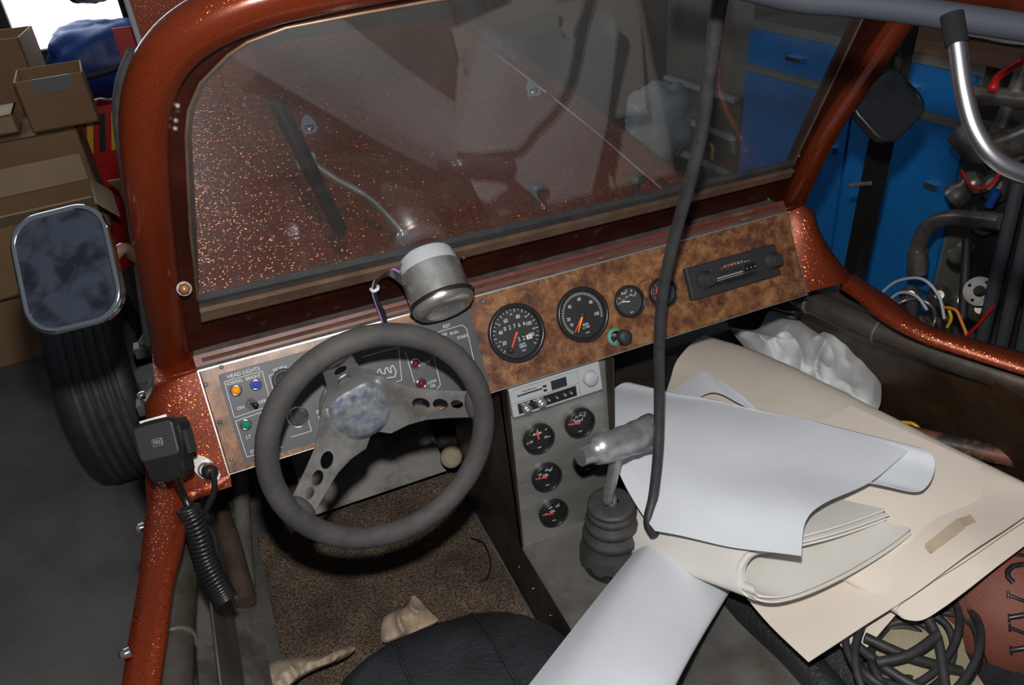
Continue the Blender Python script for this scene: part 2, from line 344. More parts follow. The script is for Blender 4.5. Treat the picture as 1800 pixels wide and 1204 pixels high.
def glass(name, dust=.05, tint=(.93, .95, .95), refl=1.5):
    m = bpy.data.materials.new(name); m.use_nodes = True; nt = m.node_tree; L = nt.links; N = nt.nodes.new
    nt.nodes.remove(nt.nodes['Principled BSDF']); out = nt.nodes['Material Output']
    tr = N('ShaderNodeBsdfTransparent'); tr.inputs[0].default_value = (*tint, 1)
    gl = N('ShaderNodeBsdfGlossy'); gl.inputs['Roughness'].default_value = .008; ge = N('ShaderNodeNewGeometry')
    dt = N('ShaderNodeVectorMath'); dt.operation = 'DOT_PRODUCT'; L.new(ge.outputs['Normal'], dt.inputs[0]); L.new(ge.outputs['Incoming'], dt.inputs[1])
    ab = N('ShaderNodeMath'); ab.operation = 'ABSOLUTE'; L.new(dt.outputs['Value'], ab.inputs[0])
    om = N('ShaderNodeMath'); om.operation = 'SUBTRACT'; om.inputs[0].default_value = 1; L.new(ab.outputs[0], om.inputs[1])
    pw = N('ShaderNodeMath'); pw.operation = 'POWER'; L.new(om.outputs[0], pw.inputs[0]); pw.inputs[1].default_value = 5
    fr = N('ShaderNodeMath'); fr.operation = 'MULTIPLY_ADD'; L.new(pw.outputs[0], fr.inputs[0]); fr.inputs[1].default_value = .96; fr.inputs[2].default_value = .04
    mu = N('ShaderNodeMath'); mu.operation = 'MULTIPLY'; L.new(fr.outputs[0], mu.inputs[0]); mu.inputs[1].default_value = refl; mu.use_clamp = True
    mx = N('ShaderNodeMixShader'); L.new(mu.outputs[0], mx.inputs[0]); L.new(tr.outputs[0], mx.inputs[1]); L.new(gl.outputs[0], mx.inputs[2])
    df = N('ShaderNodeBsdfDiffuse'); df.inputs[0].default_value = (.5, .47, .45, 1)
    tc = N('ShaderNodeTexCoord'); n = N('ShaderNodeTexNoise'); n.inputs['Scale'].default_value = 4; n.inputs['Detail'].default_value = 5; L.new(tc.outputs['Object'], n.inputs['Vector'])
    mr = N('ShaderNodeMapRange'); mr.inputs[1].default_value = .3; mr.inputs[2].default_value = .65; mr.inputs[3].default_value = dust*.35; mr.inputs[4].default_value = dust; L.new(n.outputs['Fac'], mr.inputs[0])
    m2 = N('ShaderNodeMixShader'); L.new(mr.outputs[0], m2.inputs[0]); L.new(mx.outputs[0], m2.inputs[1]); L.new(df.outputs[0], m2.inputs[2])
    L.new(m2.outputs[0], out.inputs[0]); return m
M_glass = glass('dusty_windshield_glass', .032)

def mirror_mat(name, dustcol=(.10, .115, .15), k=.62, refl=(.35, .36, .4)):
    m = mat(name, refl, .04, 1); nt = m.node_tree; L = nt.links; N = nt.nodes.new; b = nt.nodes['Principled BSDF']
    df = N('ShaderNodeBsdfDiffuse'); df.inputs[0].default_value = (*dustcol, 1); tc = N('ShaderNodeTexCoord')
    n = N('ShaderNodeTexNoise'); n.inputs['Scale'].default_value = 34; n.inputs['Detail'].default_value = 8; n.inputs['Distortion'].default_value = .3; L.new(tc.outputs['Object'], n.inputs['Vector'])
    mr = N('ShaderNodeMapRange'); mr.inputs[1].default_value = .38; mr.inputs[2].default_value = .56; mr.inputs[3].default_value = .12; mr.inputs[4].default_value = k; L.new(n.outputs['Fac'], mr.inputs[0])
    mx = N('ShaderNodeMixShader'); L.new(mr.outputs[0], mx.inputs[0]); L.new(b.outputs[0], mx.inputs[1]); L.new(df.outputs[0], mx.inputs[2]); L.new(mx.outputs[0], nt.nodes['Material Output'].inputs[0]); return m
M_mirror = mirror_mat('dusty_mirror_glass', (.030, .037, .052), .75, (.10, .105, .12))
M_mirror2 = mirror_mat('dark_mirror_glass', (.02, .021, .025), .4, (.12, .12, .12))

# ================================================================ THE SETTING
def struct(mb, name, m): return mb.build(name, m, kind='structure')
struct(MB().box((-4, -3, -.05), (4.2, 6, 0)), 'floor', M_floor)
wb = MB()
wx0, wx1, wz0, wz1 = -1.7, -.62, .80, 2.1
YB = 4.2
wb.box((-4, YB, 0), (4.2, YB+.1, wz0)); wb.box((-4, YB, wz1), (4.2, YB+.1, 2.8)); wb.box((-4, YB, wz0), (wx0, YB+.1, wz1)); wb.box((wx1, YB, wz0), (4.2, YB+.1, wz1))
struct(wb, 'wall_front', M_wall)
wn = MB().box((wx0, YB+.04, wz0), (wx1, YB+.05, wz1), 0)
wno = struct(wn, 'window_1', [M_outside, M_dark])
wf = MB(); 
for a, b in (((wx0, YB-.02, wz0), (wx0+.05, YB+.04, wz1)), ((wx1-.05, YB-.02, wz0), (wx1, YB+.04, wz1)), ((wx0, YB-.02, wz0-.03), (wx1, YB+.04, wz0+.02)), ((wx0, YB-.02, wz1-.04), (wx1, YB+.04, wz1))): wf.box(a, b)
wf.build('window_frame', M_dark, wno)
struct(MB().box((2.35, -3, 0), (2.45, YB, 2.8)), 'wall_right', M_wall)
struct(MB().box((-4.1, -3, 0), (-4, YB, 2.8)), 'wall_left', M_wall)

# ================================================================ THE BUGGY
car = thing('dune_buggy', (0, 0, 0), 'orange metalflake open buggy with burl wood dashboard and raked windshield', 'car')

# ---- windshield tube frame
tp = [W(307, 672), W(297, 590), W(279, 480), W(262, 350), W(254, 240), W(262, 165), W(290, 102), W(340, 54), W(410, 18), W(500, -10), W(700, -48), W(1000, -92), W(1300, -120), W(1500, -125), W(1600, -100), W(1640, -60), W(1625, -20), W(1596, 10), W(1561, 58), W(1500, 150), W(1448, 232), W(1402, 332), W(1392, 362)]
TUBE_C = cat(tp, 5)
wfr = MB().tube(TUBE_C, .0265, 20).build('windshield_frame', M_tube, car)
gp = [(346, 522), (340, 460), (333, 400), (325, 233), (330, 187), (350, 140), (400, 90), (433, 68), (500, 43), (630, 18), (760, -5), (1000, -40), (1300, -68), (1480, -72), (1545, -50), (1540, -20), (1520, 12), (1460, 140), (1393, 281)]
def WL(p): return (p.x, (p-Vector((0, .06, .9))).dot(Vector((0, -sin(K), cos(K)))))
WF = frame(Vector((0, .06, .9)), (1, 0, 0), (0, -sin(K), cos(K)))   # local z points to the driver side
gl = [WL(W(*q)) for q in gp]
gq = [(x, y) for x, y in gl]
MB().plate([gq], .004, .0085, 0, WF).build('windshield_glass', M_glass, car, label='dusty clear windshield pane')
# flange ring between tube and glass
op = [(303, 640), (270, 480), (255, 350), (254, 240), (262, 165), (290, 102), (340, 54), (410, 18), (500, -10), (700, -48), (1000, -92), (1300, -120), (1500, -125), (1620, -90), (1625, -20), (1561, 58), (1448, 232), (1392, 352)]
ip = [(355, 610)] + [(350, 520), (345, 400), (336, 235), (341, 190), (360, 146), (408, 98), (440, 76), (504, 52), (632, 27), (762, 5), (1000, -30), (1300, -58), (1478, -62), (1535, -44), (1528, -14), (1508, 14), (1450, 138), (1384, 283), (1350, 352)]
outer = [WL(W(*q)) for q in op]; inner = [WL(W(*q)) for q in ip]
MB().prism(outer + inner[::-1], -.004, .003, 0, WF).build('mounting_flange', M_maroon, wfr)
rub = [W(*q) + WN*(-.006) for q in gp[:-1]]
MB().tube(rub + [W(1393, 281) + WN*(-.006), ], .0022, 6).build('edge_trim', M_gold, wfr)
# lower rail: black seal, bronze angle strip, dark maroon board
def bar(px0, px1, px2, px3, z0, z1): return [WL(W(*q)) for q in (px0, px1, px2, px3)], z0, z1
b1 = bar((347, 538), (1380, 291), (1394, 278), (346, 516), .002, .014)
MB().prism(*b1, 0, WF).build('glass_channel', M_rubber, wfr)
b2 = bar((349, 546), (1378, 298), (1386, 287), (347, 529), .002, .022)
MB().prism(*b2, 0, WF).build('trim_strip', M_gold, wfr, label='bronze coloured strip under the glass')
b3 = bar((356, 618), (1345, 362), (1378, 290), (346, 535), -.006, .002)
MB().prism(*b3, 0, WF).build('lower_rail', M_maroon, wfr, label='dark maroon board below the glass')
nut = MB(); p = W(318, 484); Mn = nframe(p - WN*.024 , CAM-p)
nut.lathe([(.010, 0), (.010, .003)], 16, 1, Mn); nut.lathe([(.008, .003), (.008, .012), (.0065, .018), (.003, .021), (.0005, .0215)], 6, 0, Mn)
nut.build('acorn_nut', [M_copper, M_steel], wfr, label='copper coloured domed nut')
for q in ((311, 182), (308, 208), (307, 222), (1376, 300), (1349, 348), (1402, 271)):
    MB().bolt(W(*q) - WN*.003, -WN, .003, .003).build('rivet', M_steel, wfr)
# roof tube running back from the windshield corner
MB().tube(cat([W(1640, -60), AT(1680, -22, 1.05), AT(1800, -4, .88), AT(1950, 40, .70), AT(2200, 120, .55)], 8), .03, 18).build('roof_tube', M_tube, car)
# tube end collars
for q, nme in (((307, 668), 0), ((1391, 366), 1)):
    p = W(*q); MB().lathe([(.034, -.008), (.036, 0), (.032, .006), (.027, .012)], 20, 0, frame(p, (1, 0, 0), (0, cos(K), sin(K))) @ Matrix.Rotation(0, 4, 'X')).build('sealant_ring', M_dust, car)
# black door seal outside the left tube
MB().tube(cat([W(q[0]-34+0, q[1]) + WN*.02 for q in ((300, 620), (285, 500), (268, 370), (250, 240), (255, 170), (276, 115))], 5), .008, 8).build('door_seal', M_rubber, car)

# ---- cowl ledge and dash top
cw = MB()
zl = .909
def cowl(y0, y1, z0, z1): return [(-.556, y0, z0), (.553, y0, z0), (.553, y1, z1), (-.556, y1, z1)]
cw.prism([(.004, .9), (.015, .905), (.058, .909), (.075, .905), (.075, .88), (.004, .88)], -.553, .556, 0, frame((0, 0, 0), (0, 1, 0), (0, 0, 1)) @ Matrix.Diagonal((1, 1, -1, 1)) if False else Matrix(((0, 0, -1, 0), (1, 0, 0, 0), (0, 1, 0, 0), (0, 0, 0, 1))))
cowlo = cw.build('cowl_ledge', M_dust, car, label='dusty grey ledge above the dashboard')
MB().box((-.545, .012, .9055), (.545, .018, .9115)).build('edge_trim', M_gold, cowlo)
# hood
def hood_pt(u, t):   # u -1..1 across, t 0..1 forward
    y = .085+1.85*t; hw = .56+.07*t; x = u*hw-.045+.07*t
    z = .885+.045*t*(1-t)*2+.13*t + .02*(1-u*u)
    if abs(u) > .93: z -= (abs(u)-.93)*1.2
    return Vector((x, y, z))
us = [-1, -.985, -.96, -.93]+[-.9+.1*i for i in range(19)]+[.93, .96, .985, 1]
rows = [[hood_pt(u, t/16) for u in us] for t in range(17)]
hood = MB().grid(rows, 0, .008).build('hood', M_flake_hood, car)
for sgn in (-1, 1):
    hs = MB(); hs.grid([[Vector((sgn*(.555+.07*(t/10))-.045+.07*t/10, .085+1.85*t/10, z)) + Vector((0, 0, -.02*0)) for z in (.83, .70, .55)] for t in range(3, 11)], 0, .004)
    hs.build('nose_side', M_flake_hood, car)
MB().tube([hood_pt(.80, t/10)+Vector((0, 0, .002)) for t in range(0, 11)], .013, 14).build('hood_ridge', M_tube, hood)
def on_hood(x, y):
    # march the ray to the hood surface
    best = None
    for i in range(400):
        d = .9+i*.008; p = CAM+ray(x, y)*d; t = (p.y-.085)/1.85
        if 0 <= t <= 1:
            hw = .56+.07*t; u = (p.x+.045-.07*t)/hw
            if abs(u) < .93 and p.z <= hood_pt(u, t).z: return p
    return PZ(x, y, .91)
for q in ((545, 232), (938, 167)):
    p = on_hood(*q); M = frame(p+Vector((0, 0, .012)), (.05, .70, .72), (-1, 0, 0)); L = MB()
    o = [(.032*cos(a)*(.55 if abs(cos(a)) < .5 else 1)*1.0, .016*sin(a)) for a in [2*pi*k/28 for k in range(28)]]
    o = [(.034*cos(a), .019*sin(a)*(1-.35*abs(cos(a))**2)) for a in [2*pi*k/28 for k in range(28)]]
    L.prism(o, 0, .003, 0, M); L.box((-.012, -.006, -.02), (.012, .006, 0), 0, M); L.lathe([(.013, .003), (.012, .006), (.004, .0065)], 18, 0, M)
    for s in (-1, 1): L.lathe([(.005, .003), (.004, .0065), (.001, .007)], 10, 0, M @ Matrix.Translation((s*.025, 0, 0)))
    L.box((-.002, -.009, .0062), (.002, .009, .0072), 1, M)
    L.build('hood_fastener', [M_chrome2, M_dark], hood)
for q in ((943, 345), (1118, 330)):
    p = on_hood(q[0], q[1]+10); M = Matrix.Translation(p)
    MB().lathe([(.009, 0), (.008, .022), (.018, .026), (.019, .036), (.015, .040)], 16, 0, M).build('hood_bumper', M_rubber, hood)
# wiper
wp = [W(492, 196), W(548, 310), W(606, 424)]; off = WN*.016
bl = MB(); bl.tube([wp[0]+off, wp[1]+off, wp[2]+off], .0045, 6, 0); 
e1 = (wp[2]-wp[0]).normalized(); side = e1.cross(WN).normalized()
bl.add([wp[0]+off*1.3+side*.0105, wp[2]+off*1.3+side*.0105, wp[2]+off*1.3-side*.0105, wp[0]+off*1.3-side*.0105, wp[0]+off*.5+side*.002, wp[2]+off*.5+side*.002, wp[2]+off*.5-side*.002, wp[0]+off*.5-side*.002],
       [(0, 1, 2, 3), (7, 6, 5, 4), (0, 4, 5, 1), (1, 5, 6, 2), (2, 6, 7, 3), (3, 7, 4, 0)], 0)
wip = bl.build('windshield_wiper', M_black, car)
ar = MB(); ar.tube(cat([W(548, 308)+WN*.03, W(600, 345)+WN*.035, W(660, 378)+WN*.035, W(712, 425)+WN*.025], 5), .0085, 8, 0, flat=.6)
ar.lathe([(.012, 0), (.012, .01), (.008, .014)], 16, 0, nframe(W(716, 430)+WN*.01, WN)); ar.box((-.012, -.008, -.004), (.012, .008, .006), 0, nframe(W(548, 308)+WN*.026, WN))
ar.build('wiper_arm', M_chrome, wip)

# ---- wiper motor: chrome cup on a grey cast cap
mc = W(748, 452); ax = (AT(795, 560, 1.0)-AT(748, 452, 1.0)).normalized(); ax = (Vector((.03, -.74, -.66))).normalized(); mc = W(744, 448)
Mm = nframe(mc + Vector((0, -.005, 0)), ax) @ Matrix.Diagonal((.93, .93, .9, 1))
wm = MB().lathe([(.052, .028), (.054, .032), (.054, .078), (.056, .092), (.0535, .102), (.047, .109), (.036, .112), (.033, .1105), (.012, .110), (.0, .110)], 40, 0, Mm).build('wiper_motor', M_chrome, car)
MB().lathe([(.046, 0), (.050, .006), (.053, .034)], 36, 0, Mm).build('motor_cap', M_greycast, wm)
MB().lathe([(.0575, .088), (.059, .092), (.0575, .096)], 40, 0, Mm, cap=False).build('rubber_band', M_black, wm)
tb = MB()
for k in range(4):
    p = D(703+(k % 2)*8, 487+k*7, .05) ; tb.ball(p + Vector((0, .01, .01)), .0045, 0, 10, 6)
tb.build('terminal', M_copper, wm)
cwr = MB()
for k in range(5):
    o = Vector((.003*k-.006, .002*(k % 2), .002*k))
    a = [D(706+k*2, 488+k*6, .06)+Vector((0, .01, .005)), D(685, 472+k*3, .055), D(664, 485+k*2, .04), D(655+k, 508, .03), D(660+k, 530, .02), D(668+k*2, 552, .008), D(674+k, 570, .001)]
    cwr.tube(cat(a, 5), .0026, 6, 1 if k == 0 else 0)
cwr.tube(cat([D(652, 508, .03), D(656, 512, .036), D(664, 508, .036), D(664, 503, .03)], 4), .003, 6, 2)
cwr.build('motor_wires', [M_black, M_purple, M_print], wm)
MB().bolt(W(806, 437)-WN*.002, Vector((0, -.9, -.35)), .0075, .02).build('mounting_bolt', M_chrome2, wm)

# ---- dashboard
W2 = .5535
dash = MB().rbox(2*W2-.002, .165, -.012, .0, .0015, 0, DF, .0008, 1, 0, -.0825)
dsh = dash.build('dashboard', M_burl, car, label='burl wood laminate dashboard panel')
et = MB(); et.box((-W2-.0015, -.001, -.014), (W2+.0015, .0015, .0015), 0, DF); et.box((-W2-.0015, -.1665, -.014), (W2+.0015, -.165, .0012), 0, DF)
et.box((-W2-.002, -.166, -.014), (-W2, .001, .0012), 0, DF); et.box((W2, -.166, -.014), (W2+.002, .001, .0012), 0, DF)
et.build('aluminium_edge', M_alu, dsh)
MB().add([DF @ Vector(p) for p in [(-.556, .0005, -.006), (.556, .0005, -.006), (.556, .024, -.010), (-.556, .024, -.010), (-.556, .0005, -.02), (.556, .0005, -.02), (.556, .024, -.02), (-.556, .024, -.02)]],
         [(0, 1, 2, 3), (7, 6, 5, 4), (2, 6, 7, 3), (0, 4, 5, 1)]).build('red_edge', M_red, dsh)
for q in ((389, 645), (362, 676), (386, 742), (407, 808), (850, 530)):
    u, v = Dl(*q); MB().lathe([(.0035, 0), (.0035, .0015), (.001, .002)], 10, 0, DF @ Matrix.Translation((u, v, 0))).build('panel_screw', M_steel, dsh)

def gauge(name, F, r, body, parent, dialm=None, label=None):
    g = MB(); k = r
    g.lathe([(k*.98, -.001), (k, .004), (k*.99, .010), (k*.93, .012), (k*.87, .010), (k*.84, .004)], 48, 0, F, cap=False)
    g.lathe([(k*.84, .004), (k*.845, .0022)], 48, 0, F, cap=False)
    g.prism(circ(k*.85, 40), .0005, .0024, 1, F); body(g, F @ Matrix.Translation((0, 0, .0024)), k*.82)
    return g.build(name, [M_bezel, dialm or M_dial, M_print, M_needle, M_amber, M_green, M_needlew, M_blackm], parent, label=label)
def tick(g, F, r0, r1, deg, w, m=2):
    g.box((r0, -w/2, .0002), (r1, w/2, .0006), m, F @ Matrix.Rotation(R(deg), 4, 'Z'))
def needle(g, F, L, deg, w, m=3, z=.003, tail=0):
    A = F @ Matrix.Rotation(R(deg), 4, 'Z'); g.add([(-tail, -w, z), (L, -w*.45, z), (L, w*.45, z), (-tail, w, z), (-tail, -w, z+.001), (L, -w*.45, z+.001), (L, w*.45, z+.001), (-tail, w, z+.001)], [(3,2,1,0),(4,5,6,7),(0,1,5,4),(1,2,6,5),(2,3,7,6),(3,0,4,7)], m, False, A)
def arc(g, F, r, w, d0, d1, m):
    n = 14; pts = [(cos(R(d0+(d1-d0)*i/n)), sin(R(d0+(d1-d0)*i/n))) for i in range(n+1)]
    g.grid([[F @ Vector((x*(r-w), y*(r-w), .0004)) for x, y in pts], [F @ Vector((x*r, y*r, .0004)) for x, y in pts]], m)
def speedo(g, F, r):
    for i in range(27):
        d = 222-i*264/26; big = i % 2 == 0; tick(g, F, r*(.86 if big else .91), r*.98, d, r*.022 if big else r*.014)
    for i, t in enumerate(('20', '40', '60', '80', '100', '120')):
        d = R((205, 165, 118, 68, 20, -22)[i]); g.text(t, r*.23, r*.66*cos(d), r*.66*sin(d), 2, F, sx=.8)
    for i, t in enumerate(('40', '80', '120', '160', '180')):
        d = R((193, 141, 92, 43, -2)[i]); g.text(t, r*.10, r*.78*cos(d), r*.78*sin(d), 2, F, sx=.8)
    for i, c in enumerate('02764'): g.text(c, r*.25, r*(-.42+i*.21), r*.27, 2, F, sx=.8)
    for i, c in enumerate('52'): g.text(c, r*.25, r*(.06+i*.2), -r*.30, 2, F, sx=.8)
    g.box((r*.38, -r*.39, .0002), (r*.62, -r*.21, .0006), 6, F); g.text('35', r*.16, r*.5, -r*.3, 1, F, .0009)
    g.text('km/h', r*.13, r*.14, -r*.5, 2, F); g.text('MPH', r*.15, r*.14, -r*.62, 2, F); g.text('VDO', r*.09, r*.14, -r*.78, 2, F)
    g.lathe([(r*.13, 0), (r*.12, .006), (r*.05, .008)], 16, 7, F @ Matrix.Translation((-r*.45, -r*.62, 0)))
    needle(g, F, r*.68, 236, r*.045, tail=r*.04)
def tach(g, F, r):
    for i in range(51):
        d = 226-i*245/50; tick(g, F, r*.86, r*.97, d, r*.018)
    for t, dd in (('10', 207), ('20', 184), ('40', 136), ('60', 88), ('80', 38), ('100', -12)):
        d = R(dd); g.text(t, r*.22, r*.68*cos(d), r*.68*sin(d), 2, F, sx=.75)
    g.text('RPM', r*.15, r*.04, -r*.46, 2, F); g.text('x 100', r*.14, r*.04, -r*.58, 2, F); g.text('VDO', r*.09, r*.04, -r*.82, 2, F)
    needle(g, F, r*.86, 229, r*.04); needle(g, F, r*.80, 238, r*.035, 4, .0035)
    g.lathe([(r*.14, 0), (r*.12, .005), (r*.05, .006)], 18, 7, F)
def fuel(g, F, r):
    g.text('FUEL', r*.2, -r*.25, r*.68, 2, F)
    for t, x, y in (('1/4', -.45, .18), ('1/2', -.12, .36), ('3/4', .25, .42), ('1/1', .52, .32)): g.text(t, r*.2, r*x, r*y, 2, F)
    for d in (178, 150, 120, 92, 62, 34): tick(g, F, r*.72, r*.92, d, r*.045)
    needle(g, F, r*.78, 170, r*.05, 6); g.box((-r*.1, -r*.86, .0002), (r*.14, -r*.80, .0006), 2, F)
def temp(g, F, r):
    g.add([F @ Vector(p) for p in [(-r*.62, r*.1, .001), (-r*.28, -r*.1, .001), (-r*.22, r*.15, .001), (-r*.38, r*.55, .001)]], [(0, 1, 2, 3)], 3)
    for d in (200, 175, 150, 125): tick(g, F, r*.74, r*.9, d, r*.05, 3)
    needle(g, F, r*.6, 200, r*.05)
    g.text('TEMP', r*.18, r*.2, r*.55, 2, F)
def mk(px, py): u, v = Dl(px, py); return DF @ Matrix.Translation((u, v, .001))
gauge('speedometer', mk(906, 585), .0515, speedo, dsh, label='speedometer with odometer reading 02764')
gauge('tachometer', mk(1022, 553), .0495, tach, dsh, label='tachometer with red and amber needles')
gauge('fuel_gauge', mk(1104, 530), .0295, fuel, dsh, M_dialgrey, 'small fuel gauge with white needle')
gauge('temperature_gauge', mk(1163, 514), .0285, temp, dsh, M_dialgrey, 'small gauge behind the hanging cable')
# choke knob
ck = MB(); F = mk(1081, 592); ck.lathe([(.0165, 0), (.0165, .002), (.012, .0035)], 28, 2, F); ck.lathe([(.011, .003), (.011, .006), (.008, .0065), (.008, .010), (.005, .0105), (.005, .022)], 24, 1, F)
ck.lathe([(.010, .022), (.0135, .026), (.0135, .036), (.012, .041), (.004, .042)], 8, 0, F @ Matrix.Translation((.002, 0, 0))); ck.build('choke_knob', [M_blackm, M_chrome2, M_green], dsh, label='black pull knob on a chrome collar')
# car radio
r0 = [Dl(*q) for q in ((1194, 472), (1355, 426), (1369, 484), (1214, 533))]
cx = sum(p[0] for p in r0)/4; cy = sum(p[1] for p in r0)/4; RW, RH = .200, .061
F = DF @ Matrix.Translation((cx, cy, .001)); rd = MB().rbox(RW, RH, 0, .012, .003, 0, F, .002, 3)
rd.rbox(.105, .036, .012, .015, .002, 0, F, .001, 2); rd.box((-.038, .001, .015), (.016, .008, .0155), 3, F)
for k in range(9): rd.box((-.03+k*.0075, .0125, .015), (-.026+k*.0075, .0135+.001*(k % 2), .0154), 2 if k < 5 else 4, F)
rd.text('AM  53 60 70 90 120 160', .0042, -.002, .0155, 4, F, .0153)
for k in range(3): rd.box((.020+k*.009, -.005, .015), (.026+k*.009, .008, .019), 1, F); rd.box((.0215+k*.009, -.001, .019), (.0245+k*.009, .0005, .0193), 4, F)
for k in range(5): rd.box((-.046+k*.0185, -.0155, .015), (-.0305+k*.0185, -.0095, .018+.001*(k % 2)), 1, F)
rd.box((-.045, -.004, .015), (.015, -.002, .0158), 4, F); rd.box((-.045, -.0075, .015), (.015, -.0065, .0156), 4, F)
ro = rd.build('car_radio', [M_blackm, M_black, M_needle, M_dark, M_printg], dsh, label='black car radio with two knobs')
for dx in (-.068, .082):
    k = MB(); G = F @ Matrix.Translation((dx, .001, .012)); k.lathe([(.017, 0), (.0165, .008), (.012, .010), (.012, .024), (.010, .026)], 24, 0, G); k.build('radio_knob', M_blackm, dsh)
# switch plate
sp = [Dl(*q) for q in ((382, 665), (820, 541), (852, 676), (425, 820))]
L, Rr, T, B = sp[0][0]+.002, sp[1][0]+.004, -.013, -.157
spl = MB(); spl.prism(rrect(Rr-L, T-B, .004, 3, (L+Rr)/2, (T+B)/2), 0, .0012, 0, DF)
PF = DF @ Matrix.Translation((0, 0, .0012))
def txt(t, px, py, size=.0075, sx=.95, m=1, a='CENTER'): u, v = Dl(px, py); spl.text(t, size, u, v, m, PF, .0002, .0001, a, 0, sx)
def line(pts, w=.0008, m=1):
    for a, b in zip(pts, pts[1:]):
        a = Vector((*Dl(*a), .0001)); b = Vector((*Dl(*b), .0001)); d = (b-a).normalized(); n = Vector((-d.y, d.x, 0))*w/2
        spl.add([a+n, a-n, b-n, b+n, a+n+Vector((0,0,.0002)), a-n+Vector((0,0,.0002)), b-n+Vector((0,0,.0002)), b+n+Vector((0,0,.0002))], [(0,1,2,3),(7,6,5,4)], m, False, PF)
line([(394, 671), (461, 652), (477, 712), (412, 734), (394, 671)])
txt('HEAD LIGHTS', 428, 655, .0085); txt('NORMAL', 411, 672, .0072); txt('BRIGHT', 445, 663, .0072); txt('OFF', 461, 706, .0075); txt('ON', 423, 717, .0075)
line([(477, 700), (412, 734)] if False else [(414, 740), (478, 718)]); line([(414, 740), (434, 803), (497, 785)]); txt('LT', 437, 768, .0075); txt('ON', 446, 793, .0075); txt('TURN', 463, 806, .0075)
line([(510, 648), (473, 660), (488, 715)]); txt('HORN', 492, 648, .0078); line([(536, 722), (548, 757), (512, 768)])
txt('EMERGENCY', 556, 725, .0075, a='LEFT'); txt('PULL', 568, 732, .0075)
line([(762, 586), (812, 571), (820, 578), (834, 640)]); txt('KEY', 785, 573, .008); txt('OFF', 780, 589, .0072); txt('RUN', 798, 585, .0072); txt('START', 813, 592, .0072)
line([(635, 628), (700, 610), (706, 668), (640, 690)]); line([(712, 618), (728, 672)]); line([(762, 626), (774, 676), (768, 684)])
txt('TEMP', 748, 638, .0072); txt('LOW', 759, 671, .0072); txt('OIL', 761, 678, .0072); txt('COLD', 733, 709, .007)
line([(664, 662), (662, 656), (667, 648), (671, 656), (677, 657), (676, 650), (680, 645), (684, 654), (688, 655), (686, 646), (690, 642), (696, 652), (694, 662), (660, 668)], .0012)
spo = spl.build('switch_plate', [M_plate, M_print], dsh, label='grey switch plate with white lettering')
def jewel(name, px, py, m, lab=None, r=.0065):
    F = mk(px, py) @ Matrix.Translation((0, 0, .001)); j = MB(); j.lathe([(r*1.45, 0), (r*1.42, .002), (r*1.1, .0035), (r, .003)], 28, 1, F)
    j.lathe([(r, .002), (r*.95, .004), (r*.6, .006), (r*.1, .0068)], 20, 0, F); j.build(name, [m, M_chrome2], dsh, label=lab)
jewel('indicator_light', 415, 686, M_lamber, 'amber indicator light'); jewel('indicator_light', 450, 676, M_lblue, 'blue indicator light')
jewel('indicator_light', 432, 746, M_lgreen, 'green indicator light'); jewel('indicator_light', 466, 735, M_lgreen, 'green indicator light by wheel rim')
jewel('indicator_light', 730, 639, M_lred, 'dark red indicator light'); jewel('indicator_light', 740, 674, M_lred, 'red low oil light')
def toggle(px, py, tip):
    F = mk(px, py) @ Matrix.Translation((0, 0, .001)); g = MB(); g.lathe([(.0095, 0), (.0095, .004)], 6, 1, F); g.lathe([(.006, .004), (.0055, .009)], 16, 1, F)
    g.tube([F @ Vector((0, 0, .006)), F @ Vector((tip[0]*.6, tip[1]*.6, .018)), F @ Vector((tip[0], tip[1], .026))], [.0025, .0032, .0042], 10, 0); g.ball(F @ Vector((tip[0], tip[1], .026)), .0042, 0, 10, 8); g.build('toggle_switch', [M_black, M_boot], dsh)
toggle(441, 709, (.007, -.002)); toggle(458, 765, (.008, 0))
# horn button, black socket behind wheel, ignition key
F = mk(500, 668); MB().lathe([(.019, 0), (.018, .006), (.014, .008), (.013, .005), (.004, .005)], 28, 0, F).build('horn_button', [M_boot], dsh)
F = mk(523, 733); g = MB(); g.lathe([(.0175, .0005), (.017, .003), (.015, .0035), (.015, .002)], 28, 1, F); g.prism(circ(.015, 24), .001, .002, 0, F); g.build('black_socket', [M_black, M_chrome2], dsh)
F = mk(802, 622); g = MB(); g.lathe([(.017, .001), (.016, .006), (.011, .010), (.009, .010)], 28, 0, F); g.box((-.002, -.008, .010), (.002, .008, .022), 0, F); g.build('ignition_lock', [M_chrome], dsh)

# ---- cowl corners and sills (body sides)
lb = MB()
def dp(px, py, off=0): return D(px, py, off)
# left cowl corner: face on the dash plane, rolling round to the outside
top = [(345, 656), (312, 672), (285, 674), (268, 682), (262, 700), (264, 730)]
rowsL = []
xs = [-.5555, -.585, -.612, -.632, -.645, -.651, -.653, -.653]; offs = [0, -.001, -.003, -.008, -.018, -.035, -.07, -.16]
for v in (.004, -.002, -.03, -.07, -.11, -.15, -.185):
    sq = .035*max(0, 1+v/.045)**1.6 if v > -.045 else 0; rowsL.append([DF @ Vector((-.5555+(x+.5555)*(1-sq/.0975), v, o)) for x, o in zip(xs, offs)])
lb.grid(rowsL, 0, .004)
lb.add([Vector((-.5555, 0, .903)), Vector((-.618, 0, .898)), Vector((-.618, .16, .905)), Vector((-.5555, .16, .91)), Vector((-.5555, 0, .897)), Vector((-.618, 0, .892)), Vector((-.618, .16, .899)), Vector((-.5555, .16, .904))],
       [(0, 3, 2, 1), (4, 5, 6, 7), (0, 1, 5, 4), (1, 2, 6, 5), (2, 3, 7, 6), (3, 0, 4, 7)], 0)
